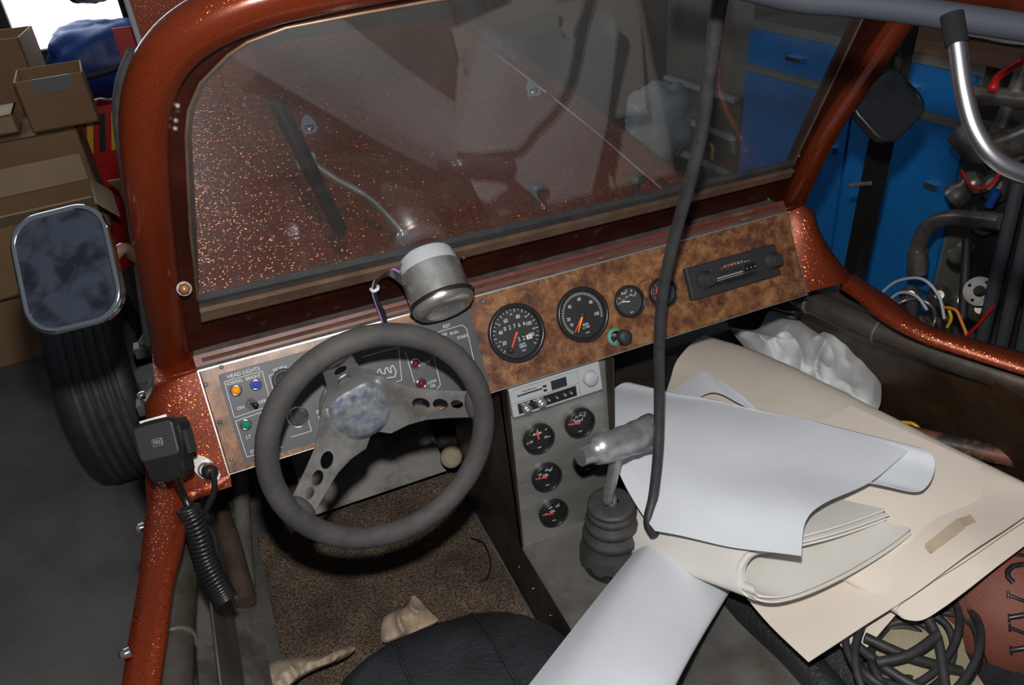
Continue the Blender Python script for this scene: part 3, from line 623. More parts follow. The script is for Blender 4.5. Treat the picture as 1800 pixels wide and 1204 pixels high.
def sill(mb, pairs, th=.004, drop=.05):
    rows = []
    for (a, b, z) in pairs:
        A = PZ(a[0], a[1], z); Bp = PZ(b[0], b[1], z-.004); dn = Vector((0, 0, -drop)); rows.append([A+Vector((0, 0, -.012)), A, A*.66+Bp*.34+Vector((0, 0, .003)), A*.33+Bp*.67+Vector((0, 0, .003)), Bp, Bp+dn*.2+(Bp-A).normalized()*.004, Bp+dn*1.0+(Bp-A).normalized()*.006])
    R2 = []
    cols = [cat([r[j] for r in rows], 4) for j in range(len(rows[0]))]
    mb.grid([[c[i] for c in cols] for i in range(len(cols[0]))], 0, th)
sill(lb, [((404, 836), (254, 800), .752), ((372, 856), (256, 845), .748), ((338, 868), (258, 880), .745), ((328, 890), (254, 915), .742), ((318, 950), (249, 960), .737), ((303, 1010), (243, 1020), .73), ((290, 1105), (228, 1110), .715), ((275, 1204), (213, 1204), .70), ((260, 1330), (192, 1330), .69)])
for q in ((250, 694), (247, 926), (222, 1146)):
    p = PX(q[0]+4, q[1], -.66) if q[1] < 700 else PZ(q[0]+6, q[1], .725)
    MB().bolt(p, (-1, -.3, .2), .007, .012).build('body_bolt', M_chrome2, car)
lb.build('body_side', M_flake, car, label='orange metalflake cowl corner and door sill left of the dashboard')
rb = MB()
tr = [(1388, 378), (1392, 366), (1410, 359), (1432, 370), (1441, 399), (1459, 433), (1486, 469), (1497, 484), (1482, 497), (1450, 505), (1417, 513)]
ou = [Dl(*q) for q in tr]; nA = 12
e1p = cat([Vector((*Dl(*q), 0)) for q in ((1410, 359), (1432, 370), (1441, 399), (1459, 433), (1486, 469), (1506, 489))], 3)
e0p = cat([Vector((*Dl(*q), 0)) for q in ((1386, 372), (1390, 395), (1396, 425), (1403, 455), (1410, 485), (1417, 513))], 3)
rows = []
for a, b in zip(e0p, e1p):
    r = []
    for k in range(9):
        t = k/8; q = a.lerp(b, t); r.append(DF @ Vector((q.x, q.y, .018*sin(pi*min(t, .9)*.9)-.03*max(0, t-.7)*1.5)))
    q = b; r.append(DF @ Vector((b.x+.004, b.y, -.04))); r.append(DF @ Vector((b.x+.004, b.y, -.12))); rows.append(r)
rb.grid([r[::-1] for r in rows], 0, .004)
sill(rb, [((1482, 498), (1500, 484), .758), ((1509, 516), (1530, 505), .755), ((1550, 550), (1560, 524), .75), ((1617, 586), (1625, 572), .74), ((1733, 625), (1720, 602), .73), ((1800, 646), (1800, 623), .725), ((1950, 690), (1950, 660), .72)], drop=-.05 if False else .04)
rb.build('body_side', M_flake, car, label='orange metalflake cowl corner and sill right of the dashboard')

# ---- steering wheel
wa, wel = R(3), R(8)
wn_ = Vector((sin(wa)*cos(wel), -cos(wa)*cos(wel), sin(wel))); PW = Vector((-.332, -.200, .822))
WH = nframe(PW, wn_)
rim = MB(); RM = .1615; n = 72
rpath = [WH @ Vector((RM*cos(2*pi*k/n), RM*sin(2*pi*k/n), 0)) for k in range(n)]
rim.tube(rpath, .0165, 20, 0, True)
sw = rim.build('steering_wheel', M_foam, car, label='black foam rubber rim of the steering wheel')
dish = .095
hubc = Vector((-.008, .021, -dish))
for ang in (1, 104, 207):
    a = R(ang); d = Vector((cos(a), sin(a), 0)); nrm_ = Vector((-d.y, d.x, 0)); Ls = RM-.010
    w0, w1 = .046, .022
    ol = [(.035, -w0*1.15), (.06, -w0*.80), (.085, -w0*.60), (.11, -.0245), (Ls, -w1), (Ls, w1), (.11, .0245), (.085, w0*.60), (.06, w0*.80), (.035, w0*1.15), (.0, w0), (0, -w0)]
    holes = [circ(.0115, 20, .083, 0), circ(.0100, 20, .108, 0), circ(.0080, 20, .129, 0)]
    def fn(v, d=d, nrm_=nrm_, Ls=Ls):
        t = v.x/Ls; c = hubc.lerp(Vector((0, 0, -.006)), t)
        return c + d*v.x + nrm_*v.y + Vector((0, 0, v.z))
    s_ = MB().plate([ol]+holes, -.0015, .0015, 0, WH, fn)
    s_.build('wheel_spoke', M_spoke, sw)
for ang in (1, 104, 207):
    p = WH @ Vector(((RM-.014)*cos(R(ang)), (RM-.014)*sin(R(ang)), -.006)); MB().ball((0, 0, 0), .019, 0, 16, 10, (.6, 1.35, .55), Matrix.Translation(p) @ WH.to_3x3().to_4x4() @ Matrix.Rotation(R(ang), 4, 'Z')).build('spoke_pad', M_foam, sw)
MB().lathe([(.054, -.006), (.056, -.002), (.052, .003), (.02, .004)], 40, 0, WH @ Matrix.Translation(hubc)).build('hub_plate', M_spoke, sw)
hb = MB(); HM = WH @ Matrix.Translation(hubc)
hb.lathe([(.057, -.004), (.058, .002), (.055, .004), (.0515, .007), (.051, .020), (.048, .026), (.040, .029), (.022, .031), (.002, .0315)], 44, 0, HM)
hb.build('hub_cap', M_cap, sw, label='round tarnished chrome hub cap')
MB().tube([HM @ Vector((0, 0, -.005)), HM @ Vector((0, -.005, -.12)), HM @ Vector((0, -.03, -.42))], .022, 16).build('steering_column', M_chrome, car)
MB().lathe([(.045, -.012), (.05, -.004)], 30, 0, HM).build('hub_boss', M_black, sw)

# ---- centre console
cn = MB(); XL, XR = -.09, .122; TZ = .368
CO = Vector((XL, -.05, .728)); CVd = (Vector((XL, -.078, TZ))-CO).normalized(); CN = Vector((1, 0, 0)).cross(-CVd)
CF = frame(Vector((0, -.05, .728)), (1, 0, 0), -CVd)
cn.box((XL, -.361, -.01), (XR, .02, 0), 0, CF)
cn.box((XL, -.078, .2), (XL+.004, .30, .745), 1); cn.box((XR-.004, -.078, .2), (XR, .30, .745), 1)
cno = cn.build('centre_console', [M_alu, M_wallm], car, label='brushed metal console with five gauges')
tn = MB(); tn.box((XL, -.9, TZ-.004), (XR+.09, -.0755, TZ), 0)
tn.box((XL, -.9, .2), (XL+.004, -.078, TZ-.004), 1); tn.box((XR+.085, -.9, .2), (XR+.09, -.078, TZ-.004), 1)
tno = tn.build('transmission_tunnel', [M_tunnel, M_wallm], car, label='dull metal tunnel behind the console')
for y in (-.12, -.2, -.28, -.05): MB().bolt(Vector((XL-.0005, y, .31-.1*(y+.28))), (-1, 0, .2), .0035, .002).build('tunnel_rivet', M_chrome2, tno)
def cg(px, py): p = pl(px, py, CO, CN); return CF @ Matrix.Translation((p.x, (p-Vector((0, -.05, .728))).dot(-CVd), 0.0005))
def small(title, lab, nums, nd, nm=3, green=False):
    def f(g, F, r):
        g.text(title, r*.30, -r*.05, r*(.45 if title == 'Amps' else .14), 2, F, bold=.0002)
        for i, t in enumerate(nums):
            d = 175-i*125/(len(nums)-1) if title != 'Amps' else 190-i*200/(len(nums)-1)
            tick(g, F, r*.78, r*.97, d, r*.06); a = R(d); g.text(t, r*.28, r*.60*cos(a), r*.60*sin(a), 2, F)
        if green: arc(g, F, r*.97, r*.16, 120, 55, 5); arc(g, F, r*.85, r*.06, 180, 125, 3)
        needle(g, F, r*.80, nd, r*.075, nm); g.box((-r*.12, -r*.84, .0002), (r*.16, -r*.78, .0006), 2, F)
    return f
gauge('ammeter', cg(945, 769), 0.0310, small('Amps', '', ('30', '', '0', '', '30'), 100), cno, None, 'ammeter, upper left of the console gauges')
gauge('voltmeter', cg(1017, 741), 0.0305, small('VOLT', '', ('8', '10', '12', '14', '16'), 168, 3, True), cno, None, 'voltmeter with green band')
gauge('oil_pressure_gauge', cg(959, 836), 0.0305, small('OIL', '', ('0', '20', '', '60', '80'), 165), cno, None, 'oil pressure gauge, middle left')
gauge('oil_temperature_gauge', cg(971, 899), 0.0305, small('OIL', '', ('50', '', '100', '', '150'), 168), cno, None, 'oil gauge, lowest on the console')
gauge('water_gauge', cg(1030, 809), 0.0305, small('', '', ('0', '', '1/2', '', '1'), 165, 6), cno, M_dialgrey, 'gauge half hidden by the shift handle')
# tape deck
td = MB(); c4 = [pl(q[0], q[1], CO+CN*.03, CN) for q in ((897, 686), (1056, 641), (1056, 690), (908, 740))]
cxx = sum(p.x for p in c4)/4; cvv = sum((p-Vector((0, -.05, .728))).dot(-CVd) for p in c4)/4
TF = CF @ Matrix.Translation((cxx, cvv, .002)) @ Matrix.Rotation(R(-8), 4, 'X'); 
td.rbox(.178, .056, -.02, .026, .003, 0, TF, .002, 3); td.box((-.089, -.028, -.06), (.089, .028, -.02), 0, TF)
Z1 = .026; td.box((-.078, -.0225, Z1), (.036, -.0035, Z1+.001), 1, TF); td.box((-.076, .010, Z1), (-.028, .0125, Z1+.0006), 1, TF); td.box((-.010, .002, Z1), (.020, .0195, Z1+.0006), 2, TF)
td.box((-.0825, -.0005, Z1), (.043, .0003, Z1+.0008), 3, TF); td.box((-.082, .0245, Z1), (.044, .0252, Z1+.0008), 3, TF); td.box((.0425, -.022, Z1), (.0433, .0252, Z1+.0008), 3, TF)
for x, s in ((-.018, .012), (-.018, .004)): td.box((x-.008, s, Z1), (x-.001, s+.004, Z1+.0006), 1, TF)
for x in (-.020, -.004, .012, .024): td.lathe([(.0028, .001), (.0024, .007), (.001, .008)], 10, 3, TF @ Matrix.Translation((x, -.013, Z1)))
td.text('VOLUME', .0045, -.064, -.006, 4, TF, Z1+.0013); td.text('BALANCE', .0045, -.038, -.006, 4, TF, Z1+.0013); td.text('TAPE DIRECTION', .0036, -.052, .0165, 1, TF, Z1+.0006)
tdo = td.build('cassette_player', [M_greycast, M_black, M_dark, M_chrome, M_print], cno, label='grey cassette player under the dashboard')
for x, y, r in ((-.064, -.015, .0085), (-.036, -.012, .0095), (.065, .004, .0145)):
    MB().lathe([(r, 0), (r*.95, .010), (r*.85, .012), (.001, .012)], 22, 0, TF @ Matrix.Translation((x, y, Z1))).box((-r*.9, -r*.12, .012), (r*.9, r*.12, .014), 0, TF @ Matrix.Translation((x, y, Z1)) @ Matrix.Rotation(.5, 4, 'Z')).build('player_knob', M_chrome if r < .014 else M_greycast, cno)

# ---- gear shifter
sb = PZ(1078, 985, TZ); st = Vector((.050, -.19, .535))
ax_ = (st-sb)
def along(t, o=0): return sb + ax_*t
gm = MB(); prof = []
zs = [(0, .056), (.10, .055), (.20, .052), (.30, .052), (.36, .046)]
rings = [(.22, .056), (.28, .053), (.34, .051), (.40, .043), (.44, .044), (.49, .049), (.55, .047), (.59, .039), (.63, .039), (.67, .044), (.73, .043), (.765, .035), (.80, .035), (.84, .040), (.885, .038), (.915, .032), (.94, .038), (.97, .038), (.985, .032), (.995, .012)]
BF = nframe(sb, ax_); Lb = ax_.length*.93; rings = [(t_, r_*1.15) for t_, r_ in rings]
gm.lathe([(r, t*Lb) for t, r in rings], 36, 0, BF, cap=False)
for k in range(36): gm.v[k] = gm.v[k] - ax_.normalized()*(.012*abs(noise.noise((k*.7, 2, 1)))*2 + (.02 if k % 12 in (3, 4, 5) else 0) - (.03 if k in (26, 27) else 0))
shf = thing_part = None
gl_ = MB().tube(cat([along(.5), along(1.0), PY(1068, 880, -.193), PY(1078, 830, -.20), PY(1083, 805, -.205)], 4), .0105, 14).build('gear_lever', M_cast, car, label='bent aluminium shift lever')
bo = gm.build('lever_boot', M_boot, gl_, label='ribbed torn black rubber boot')
MB().lathe([(.059, 0), (.060, .03), (.054, .055), (.03, .06)], 30, 0, Matrix.Translation(sb)).build('boot_base', M_black, gl_)
# T handle
a = PY(1033, 799, -.215); b = PY(1147, 758, -.185)
hd = MB(); dirv = (b-a).normalized(); Lh = (b-a).length
hp = [(0, .012), (.10, .013), (.105, .0165), (.2, .019), (.3, .0205), (.42, .0195), (.5, .0215), (.62, .0205), (.70, .0225), (.82, .0225), (.90, .0245), (.97, .025), (1.0, .021)]
HF = nframe(a, dirv, (0, 0, 1))
vs = []
hd.lathe([(r, t*Lh) for t, r in hp], 26, 0, HF @ Matrix.Diagonal((1.42, 1.15, 1, 1)))
hd.lathe([(.0155, 0), (.0155, .018)], 20, 0, nframe(a-dirv*.016, dirv, (0, 0, 1)))
jn = a.lerp(b, .42); hd.tube([PY(1085, 800, -.2)+Vector((0, 0, .0)), jn], [.015, .018], 16)
hd.build('shift_handle', M_cast, gl_, label='cast aluminium T-shaped shift handle')

# ---- floor pan, footwell
fl = MB(); fl.box((-.66, -1.0, .185), (.95, .95, .195))
fl.build('floor_pan', M_tunnel, car)
MB().box((-.66, .62, .195), (.66, .64, .80)).build('firewall', M_wallm, car)
cp_ = MB(); nx, ny = 60, 90; rows = []
for j in range(ny+1):
    y = -.62+1.0*j/ny; rows.append([Vector((-.585+.49*i/nx, y, .202+.008*noise.noise((i*.2, j*.2, 0))+.004*noise.noise((i*.9, j*.9, 3)) + .12*max(0, (y-.30))*1.2)) for i in range(nx+1)])
cp_.grid(rows, 0, .006); MBc = cp_.build('floor_mat', M_carpet, label='dirty brown carpet in the driver footwell', cat_='carpet')
kp = [PZ(590, 880, .26), PZ(770, 838, .26), PZ(812, 805, .27), PZ(770, 740, .36), PZ(560, 760, .36)]
kp = [Vector((-.40, .335, .262)), Vector((-.12, .335, .262)), Vector((-.12, .60, .46)), Vector((-.46, .60, .46)), Vector((-.46, .335, .262))]
MB().grid([[kp[4], kp[1]], [kp[3], kp[2]]], 0, .004, False).build('toe_plate', M_steel, car, label='worn grey metal plate at the footwell front')
MB().lathe([(.024, 0), (.026, .03), (.022, .05), (.01, .052)], 18, 0, nframe(PZ(795, 800, .33), (-.3, -.8, .5))).build('pedal_pad', M_tan, car)
for q, w in (((745, 745), .03), ((700, 742), .025)):
    p = PZ(*q, .40); MB().tube([p, p+Vector((.0, .12, .12)), p+Vector((0, .16, .3))], .008, 8).build('pedal_arm', M_frame, car)
M_brownt = mat('brown_scraped_tube', (.06, .04, .028), .5, .2, (.085, .06, .045), 14, dirt=(.30, .09, .02), dlo=.70, dhi=.74, dscale=12)
MB().grid([[Vector((-.70, y, .40)), Vector((-.60, y, .30))] for y in (-.9, -.3, .2, .62)], 0, .003, False).build('rocker_sheet', M_steel, car)
# left side structure
def tz(pts, r, name, m, seg=14, lab=None): return MB().tube(cat([PZ(x, y, z) for x, y, z in pts], 4), r, seg).build(name, m, car, label=lab)
ltube = tz([(345, 820, .60), (325, 900, .60), (318, 1000, .60), (307, 1150, .60), (300, 1300, .60)], .026, 'frame_tube', M_frame, 16, 'main chassis tube beside the left sill')
MB().lathe([(.0275, 0), (.0275, .004)], 20, 0, nframe(PZ(311, 1125, .60), (-.05, -1, 0))).build('weld_ring', M_steel, ltube)
tz([(360, 840, .42), (400, 940, .38), (432, 1060, .34)], .021, 'frame_tube', M_brownt, 14, 'brown diagonal chassis tube')
tz([(410, 1063, .30), (405, 1130, .30), (398, 1230, .30)], .020, 'frame_tube', M_steel, 14, 'grey lower chassis tube near the seat')
tz([(437, 1060, .27), (432, 1130, .27), (430, 1230, .27)], .013, 'frame_tube', M_steel, 12, 'thin grey tube along the carpet edge')
tz([(422, 800, .40), (425, 900, .33), (434, 1040, .29)], .019, 'frame_tube', M_steel, 12, 'upright grey tube at the footwell edge')
MB().grid([[Vector((-.645, y, .20)), Vector((-.64, y, .56))] for y in (-.9, -.3, .2, .62)], 0, .003, False).build('side_sheet', M_tunnel, car)
MB().grid([[Vector((.93, y, .20)), Vector((.735, y, .66))] for y in (-.9, -.3, .2, .62)], 0, .003, False).build('inner_side_panel', M_ply, car, label='dark brown board inside the passenger side')
MB().box((.215, -.42, .196), (.95, .61, .204)).build('passenger_floor', M_ply, car, label='dark brown board on the passenger floor')
rtube = tz([(1380, 500, .66), (1425, 528, .66), (1520, 572, .66), (1660, 625, .66), (1800, 673, .66), (1980, 730, .66)], .026, 'frame_tube', M_frame, 16, 'main chassis tube beside the right sill')
for q in ((1425, 530, .66), (1545, 583, .66)):
    p = PZ(*q); d = (PZ(q[0]+60, q[1]+25, .66)-p).normalized(); MB().lathe([(.0275, -.002), (.0285, 0), (.0275, .003)], 20, 0, nframe(p, d)).build('tube_clamp', M_steel, rtube)
tz([(1600, 765, .45), (1690, 785, .45), (1800, 808, .45), (1950, 830, .45)], .020, 'frame_tube', M_rust, 12, 'rusty tube beyond the cream paper')
tz([(1215, 1075, .24), (1265, 1140, .24), (1320, 1230, .24)], .020, 'frame_tube', M_rust, 14, 'rust-spotted seat mounting tube on the grey floor')
MB().tube(cat([PZ(1620, 632, .50), PZ(1660, 660, .45), PZ(1720, 700, .42), PZ(1810, 755, .40)], 5), .005, 8).build('side_wire', M_black, car)
MB().tube(cat([PZ(1360, 540, .64), PZ(1390, 548, .62), PZ(1420, 548, .63), PZ(1435, 548, .64)], 5), .003, 8).build('dash_wire', M_black, car)
# pipes under dash on the passenger side
MB().tube(cat([PZ(1060, 700, .45), PZ(1110, 660, .45), PZ(1180, 640, .42)], 4), .03, 14).build('heater_hose', M_wallm, car)
MB().box((.13, .12, .3), (.42, .5, .50)).build('heater_box', M_wallm, car)

# ---- seats
def cushion(cx, cy, hx, hy, z0, z1, ex=3.2, rad=1.0, nu=64, nv=20):
    rows = []
    for j in range(nv+1):
        t = j/nv; ph = t*pi/2; row = []
        for i in range(nu):
            a = 2*pi*i/nu; ca, sa = cos(a), sin(a); k = (abs(ca)**ex+abs(sa)**ex)**(-1/ex); rr_ = cos(ph)**.32 if t < 1 else 0
            x = cx+hx*k*ca*rr_; y = cy+hy*k*sa*rr_; z = z0+(z1-z0)*sin(ph)**.8
            fold = .006*noise.noise((x*14, y*14, z*9)); row.append(Vector((x, y, z+fold)))
        row.append(row[0]); rows.append(row)
    rows.insert(0, [Vector((p.x, p.y, z0-.06)) for p in rows[0]])
    return rows
ds = MB().grid([r[::-1] for r in cushion(-.335, -.565, .245, .345, .36, .50, 2.8)][::1], 0).build('driver_seat', M_leather, car, label='black leather driver seat cushion')
for x, x2 in ((-.392, -.375), (-.255, -.235)):
    pts = []
    for k in range(26):
        y = -.222-.45*k/25; X_ = x+(x2-x)*k/25; pts.append((X_, y))
    pth = []
    for X_, y in pts:
        ca = (X_+.335)/.245; sa = (y+.565)/.345; rho = (abs(ca)**2.8+abs(sa)**2.8)**(1/2.8)
        if rho >= .999: continue
        ph = math.acos(rho**(1/.32)) if rho > 0 else pi/2
        pth.append(Vector((X_, y, .36+.14*sin(ph)**.8+.006*noise.noise((X_*14, y*14, 4))+.0015)))
    if len(pth) > 3: MB().tube(pth, .0028, 6).build('seat_seam', M_leather, ds)
MB().box((-.56, -.85, .205), (-.11, -.28, .29)).build('seat_base', M_dark, car)
ps = MB().grid([r[::-1] for r in cushion(.47, -.60, .26, .36, .30, .425, 2.6)], 0).build('passenger_seat', M_leather, car, label='black passenger seat under the papers')
MB().tube(cat([PZ(1272, 1035, .36), PZ(1330, 1090, .37), PZ(1400, 1150, .38), PZ(1480, 1240, .38)], 5), .028, 14).build('seat_bolster', M_leather, ps)

# ---- mirrors
def mirror(M, w, h, r, name, glassm, rimm, lab):
    g = MB(); ol = rrect(w, h, r, 8); g.prism(rrect(w*.985, h*.985, r, 8), -.018, 0, 1, M); o = g.tube([M @ Vector((x, y, 0)) for x, y in ol], .0045, 8, 1, True)
    g.prism(rrect(w*.965, h*.97, r*.97, 8), 0, .0025, 0, M); g.prism(rrect(w*.8, h*.8, r*.8, 8), -.034, -.018, 1, M)
    return g.build(name, [glassm, rimm], car, label=lab)
ML = face_cam(117, 473, .93) @ Matrix.Rotation(R(14), 4, 'Z') @ Matrix.Rotation(R(-4), 4, 'X')
mo = mirror(ML, .112, .139, .034, 'side_mirror', M_mirror, M_chrome2, 'dusty left side mirror with chrome rim')
MB().tube(cat([ML @ Vector((.03, .0, -.03)), AT(215, 437, .98), AT(238, 452, 1.03), AT(262, 470, 1.10)], 5), .0075, 10).build('mirror_arm', M_gold, mo)
MR = face_cam(1562, 185, 1.40) @ Matrix.Rotation(R(-47), 4, 'Z') @ Matrix.Rotation(R(-12), 4, 'X')
mo = mirror(MR, .102, .118, .03, 'side_mirror', M_mirror2, M_black, 'dark right side mirror beside the windshield tube')
MB().tube([MR @ Vector((0, .03, -.03)), AT(1580, 110, 1.42), AT(1560, 70, 1.36)], .008, 10).build('mirror_arm', M_black, mo)

# ---- front wheel
fwl = MB(); AX = frame((-.89, 1.17, .30), (0, 1, 0), (0, 0, 1))
prof = [(.17, -.085), (.25, -.098), (.285, -.095), (.300, -.085), (.304, -.06), (.304, .06), (.300, .085), (.285, .095), (.25, .098), (.17, .085)]
fwl.lathe(prof, 64, 0, AX, cap=False)
for x in (-.055, -.03, -.005, .02, .045): fwl.lathe([(.3045, x), (.308, x+.002), (.308, x+.016), (.3045, x+.018)], 64, 1, AX, cap=False)
fwo = fwl.build('front_tire', [M_rubber, M_boot], car, label='black front tire on the concrete')
MB().lathe([(.17, -.08), (.15, -.04), (.06, -.03), (.05, -.06), (.01, -.065)], 40, 0, AX).build('wheel_rim', M_steel, fwo)
sus = MB(); sus.tube([(-.80, 1.1, .32), (-.45, 1.0, .36)], .03, 12); sus.tube([(-.80, 1.0, .22), (-.45, .9, .24)], .02, 12); sus.lathe([(.05, 0), (.05, .12)], 16, 0, Matrix.Translation((-.76, 1.0, .26)))
sus.tube([(-.72, .95, .25), (-.66, 1.0, .66)], .028, 12); sus.build('suspension_arm', M_steel, car)
eng = MB(); 
for k in range(9):
    x = -.74+.03*(k % 3)+random.uniform(-.02, .02); y = .55+.06*k; z = .35+random.uniform(0, .2); eng.tube([(x, y, z), (x+.05, y+.03, z+.04), (x+.12, y-.01, z)], .012+.006*(k % 2), 8); eng.box((x-.02, y-.02, z-.03), (x+.03, y+.02, z))
eng.build('steering_gear', M_steel, car)

# ---- microphone clip and socket on the cowl
mcp = MB(); F = DF @ Matrix.Translation((*Dl(322, 762), .004)); mcp.box((-.012, -.022, 0), (.010, .022, .002), 0, F); mcp.box((.004, -.026, .002), (.0065, .028, .030), 0, F); mcp.lathe([(.004, .002), (.003, .005)], 10, 0, F); mcp.box((-.026, .012, .0), (.0, .026, .003), 0, F)
mcp.box((-.030, .014, .0), (.008, .032, .0025), 0, F @ Matrix.Translation((-.022, .004, 0))); mcp.build('microphone_bracket', M_alu, car)
F = DF @ Matrix.Translation((*Dl(362, 823), .003)); ms = MB(); ms.prism([(.026*cos(a), .014*sin(a)*(1+.0*a)) for a in [2*pi*k/20 for k in range(20)]], 0, .003, 0, F @ Matrix.Rotation(R(118), 4, 'Z')); ms.lathe([(.011, .003), (.011, .012), (.008, .014)], 18, 0, F); ms.build('microphone_socket', M_alu, car)

# ================================================================ CB microphone
p0 = AT(286, 780, 1.10); MF = frame(p0, rr, uu) @ Matrix.Rotation(R(14), 4, 'Z') @ Matrix.Rotation(R(-10), 4, 'Y')
mic = thing('cb_microphone', p0, 'black hand microphone with coiled cord hooked left of the dashboard', 'microphone')
mb = MB(); mb.prism(cat([Vector(q+(0,)) for q in ((-.035, .030), (0, .036), (.034, .030), (.037, 0), (.030, -.028), (.024, -.050), (-.020, -.050), (-.028, -.028), (-.037, 0))], 3, True), -.016, .008, 0, MF)
mb.prism([(x*.93, y*.93) for x, y in [(v.x, v.y) for v in cat([Vector(q+(0,)) for q in ((-.035, .030), (0, .036), (.034, .030), (.037, 0), (.030, -.028), (.024, -.050), (-.020, -.050), (-.028, -.028), (-.037, 0))], 3, True)]], .008, .0115, 0, MF)
mb.build('microphone_body', M_black, mic)
gr = MB(); gr.rbox(.060, .048, .0115, .0135, .006, 0, MF, .001, 4, 0, .006)
for k in range(11): gr.box((-.028, -.015+k*.0042, .0135), (.028, -.0132+k*.0042, .0150), 0, MF)
gr.rbox(.016, .0105, .015, .0158, .002, 1, MF, .0003, 3, .003, .004); gr.rbox(.0148, .0093, .0158, .0161, .002, 0, MF, .0002, 3, .003, .004); gr.text('TRS', .0075, .003, .004, 1, MF, .0164, .0002, sx=.95)
gr.build('speaker_grille', [M_grille, M_printg], mic)
MB().box((.037, -.022, -.010), (.043, .012, .004), 0, MF).build('talk_key', M_blackm, mic)
MB().tube(cat([MF @ Vector((.006, -.048, -.002)), AT(322, 868, 1.145), AT(331, 888, 1.15)], 5), .0055, 10).build('strain_relief', M_black, mic)
co = MB(); hp_ = []; ctl = cat([AT(330, 893, 1.15), AT(348, 935, 1.16), AT(362, 985, 1.17), AT(384, 1030, 1.17), AT(398, 1056, 1.17)], 60)
turns = 27; N_ = len(ctl)
for i, c in enumerate(ctl):
    t = (ctl[min(i+1, N_-1)]-ctl[max(i-1, 0)]).normalized(); u = t.cross(fw).normalized(); w = t.cross(u); a = 2*pi*turns*i/(N_-1); ra = .0145; hp_.append(c+u*ra*cos(a)+w*ra*sin(a))
hp2 = hp_[::1]; co.tube(hp2, .0032, 7)
co.tube(cat([hp_[-1], AT(385, 1000, 1.19), AT(375, 940, 1.185), AT(352, 912, 1.17), AT(362, 895, 1.16), AT(375, 870, 1.15), AT(377, 845, 1.14), AT(371, 828, 1.135)], 6), .0045, 8)
co.lathe([(.012, 0), (.012, .016), (.010, .024), (.005, .026)], 18, 0, nframe(D(368, 826, .012), (CAM-D(368, 826))+Vector((0, 0, -.3))))
co.build('coiled_cord', M_black, mic)

# ================================================================ hanging cable, conduit, steel pipe
cb = MB(); cb.tube(cat([PY(1275, -40, -.36), PY(1262, 20, -.35), PY(1247, 130, -.32), PY(1232, 240, -.29), PY(1210, 330, -.26), PY(1185, 420, -.22), PY(1166, 510, -.20), PY(1159, 600, -.20), PY(1159, 700, -.20), PY(1157, 790, -.225), PY(1149, 870, -.25), PY(1140, 915, -.27), PY(1150, 940, -.28)], 7), .0092, 12)
cb.build('hanging_cable', M_rubber, label='thick black rubber cable hanging in front of the dashboard', cat_='cable')
MB().tube(cat([AT(1180, -50, .70), AT(1290, -28, .70), AT(1400, -2, .70), AT(1500, 6, .69), AT(1600, 18, .68), AT(1700, 33, .67), AT(1800, 48, .66), AT(1900, 62, .65)], 5), .0115, 14).build('grey_conduit', M_greyp, label='grey flexible conduit crossing the top right corner', cat_='conduit')
sp_ = MB(); sp_.tube(cat([AT(1676, 30, .60), AT(1684, 90, .60), AT(1694, 160, .60), AT(1712, 225, .60), AT(1745, 275, .60), AT(1790, 302, .60), AT(1860, 318, .60)], 7), .0068, 16)
so = thing('steel_tube', AT(1684, 90, .60), 'curved shiny steel tube with black sleeve at the upper right', 'tube'); sp_.build('bent_pipe', mat('satin_steel', (.42, .42, .45), .3, 1), so)
MB().tube([AT(1673, 25, .60), AT(1682, 78, .60)], .0085, 14).build('black_sleeve', mat('matte_black_sleeve', (.004, .004, .005), .9, spec=.1), so)

# ================================================================ papers and cloth
def ctlgrid(rows, nu=6, nv=6):
    P = [[(PZ(*q) if not isinstance(q, Vector) else q) for q in r] for r in rows]; P = [cat(r, nu) for r in P]
    cols = [cat([P[i][j] for i in range(len(P))], nv) for j in range(len(P[0]))]
    return [[c[i] for c in cols] for i in range(len(cols[0]))]
def wavy(rows, amp, f, seed):
    return [[p + Vector((0, 0, amp*noise.noise((p.x*f, p.y*f, seed)))) for p in r] for r in rows]
# cream sheet
crm = ctlgrid([
    [(1262, 625, .50), (1400, 690, .51), (1560, 765, .53), (1700, 840, .56), (1880, 935, .58)],
    [(1240, 590, .535), (1342, 624, .55), (1467, 683, .575), (1675, 787, .61), (1880, 890, .64)],
    [(1195, 625, .53), (1330, 680, .55), (1450, 740, .575), (1620, 830, .595), (1840, 885, .64)],
    [(1178, 668, .50), (1280, 760, .51), (1380, 830, .525), (1520, 920, .555), (1720, 962, .62)],
    [(1150, 780, .46), (1230, 850, .47), (1320, 940, .485), (1440, 1040, .50), (1580, 1062, .545)],
    [(1180, 880, .44), (1220, 930, .45), (1270, 1000, .455), (1340, 1085, .465), (1421, 1166, .48)]], 6, 6)
MB().grid(wavy(crm, .006, 9, 2), 0, .0012).build('cream_paper_sheet', M_beige, label='large cream paper sheet with a strip of yellowed tape, lying over the passenger seat', cat_='paper', group='cream paper sheets on the passenger side')
tpq = [(1622, 962), (1682, 918), (1716, 903), (1722, 918), (1695, 934), (1636, 974)]
def on_rows(rows, x, y):
    best = None
    for r in rows:
        for p in r:
            d = p-CAM; z = d.dot(fw); qx = 900+FPX*d.dot(rr)/z; qy = 602-FPX*d.dot(uu)/z; e = (qx-x)**2+(qy-y)**2
            if best is None or e < best[0]: best = (e, p.z)
    return PZ(x, y, best[1]+.004)
tpm = MB(); crw = wavy(crm, .006, 9, 2)
tpm.grid([[on_rows(crw, 1622+(1683-1622)*t/6, 963-(963-905)*t/6*.85-3) for t in range(7)], [on_rows(crw, 1636+(1697-1636)*t/6, 973-(973-920)*t/6*.85) for t in range(7)]], 0, .0004)
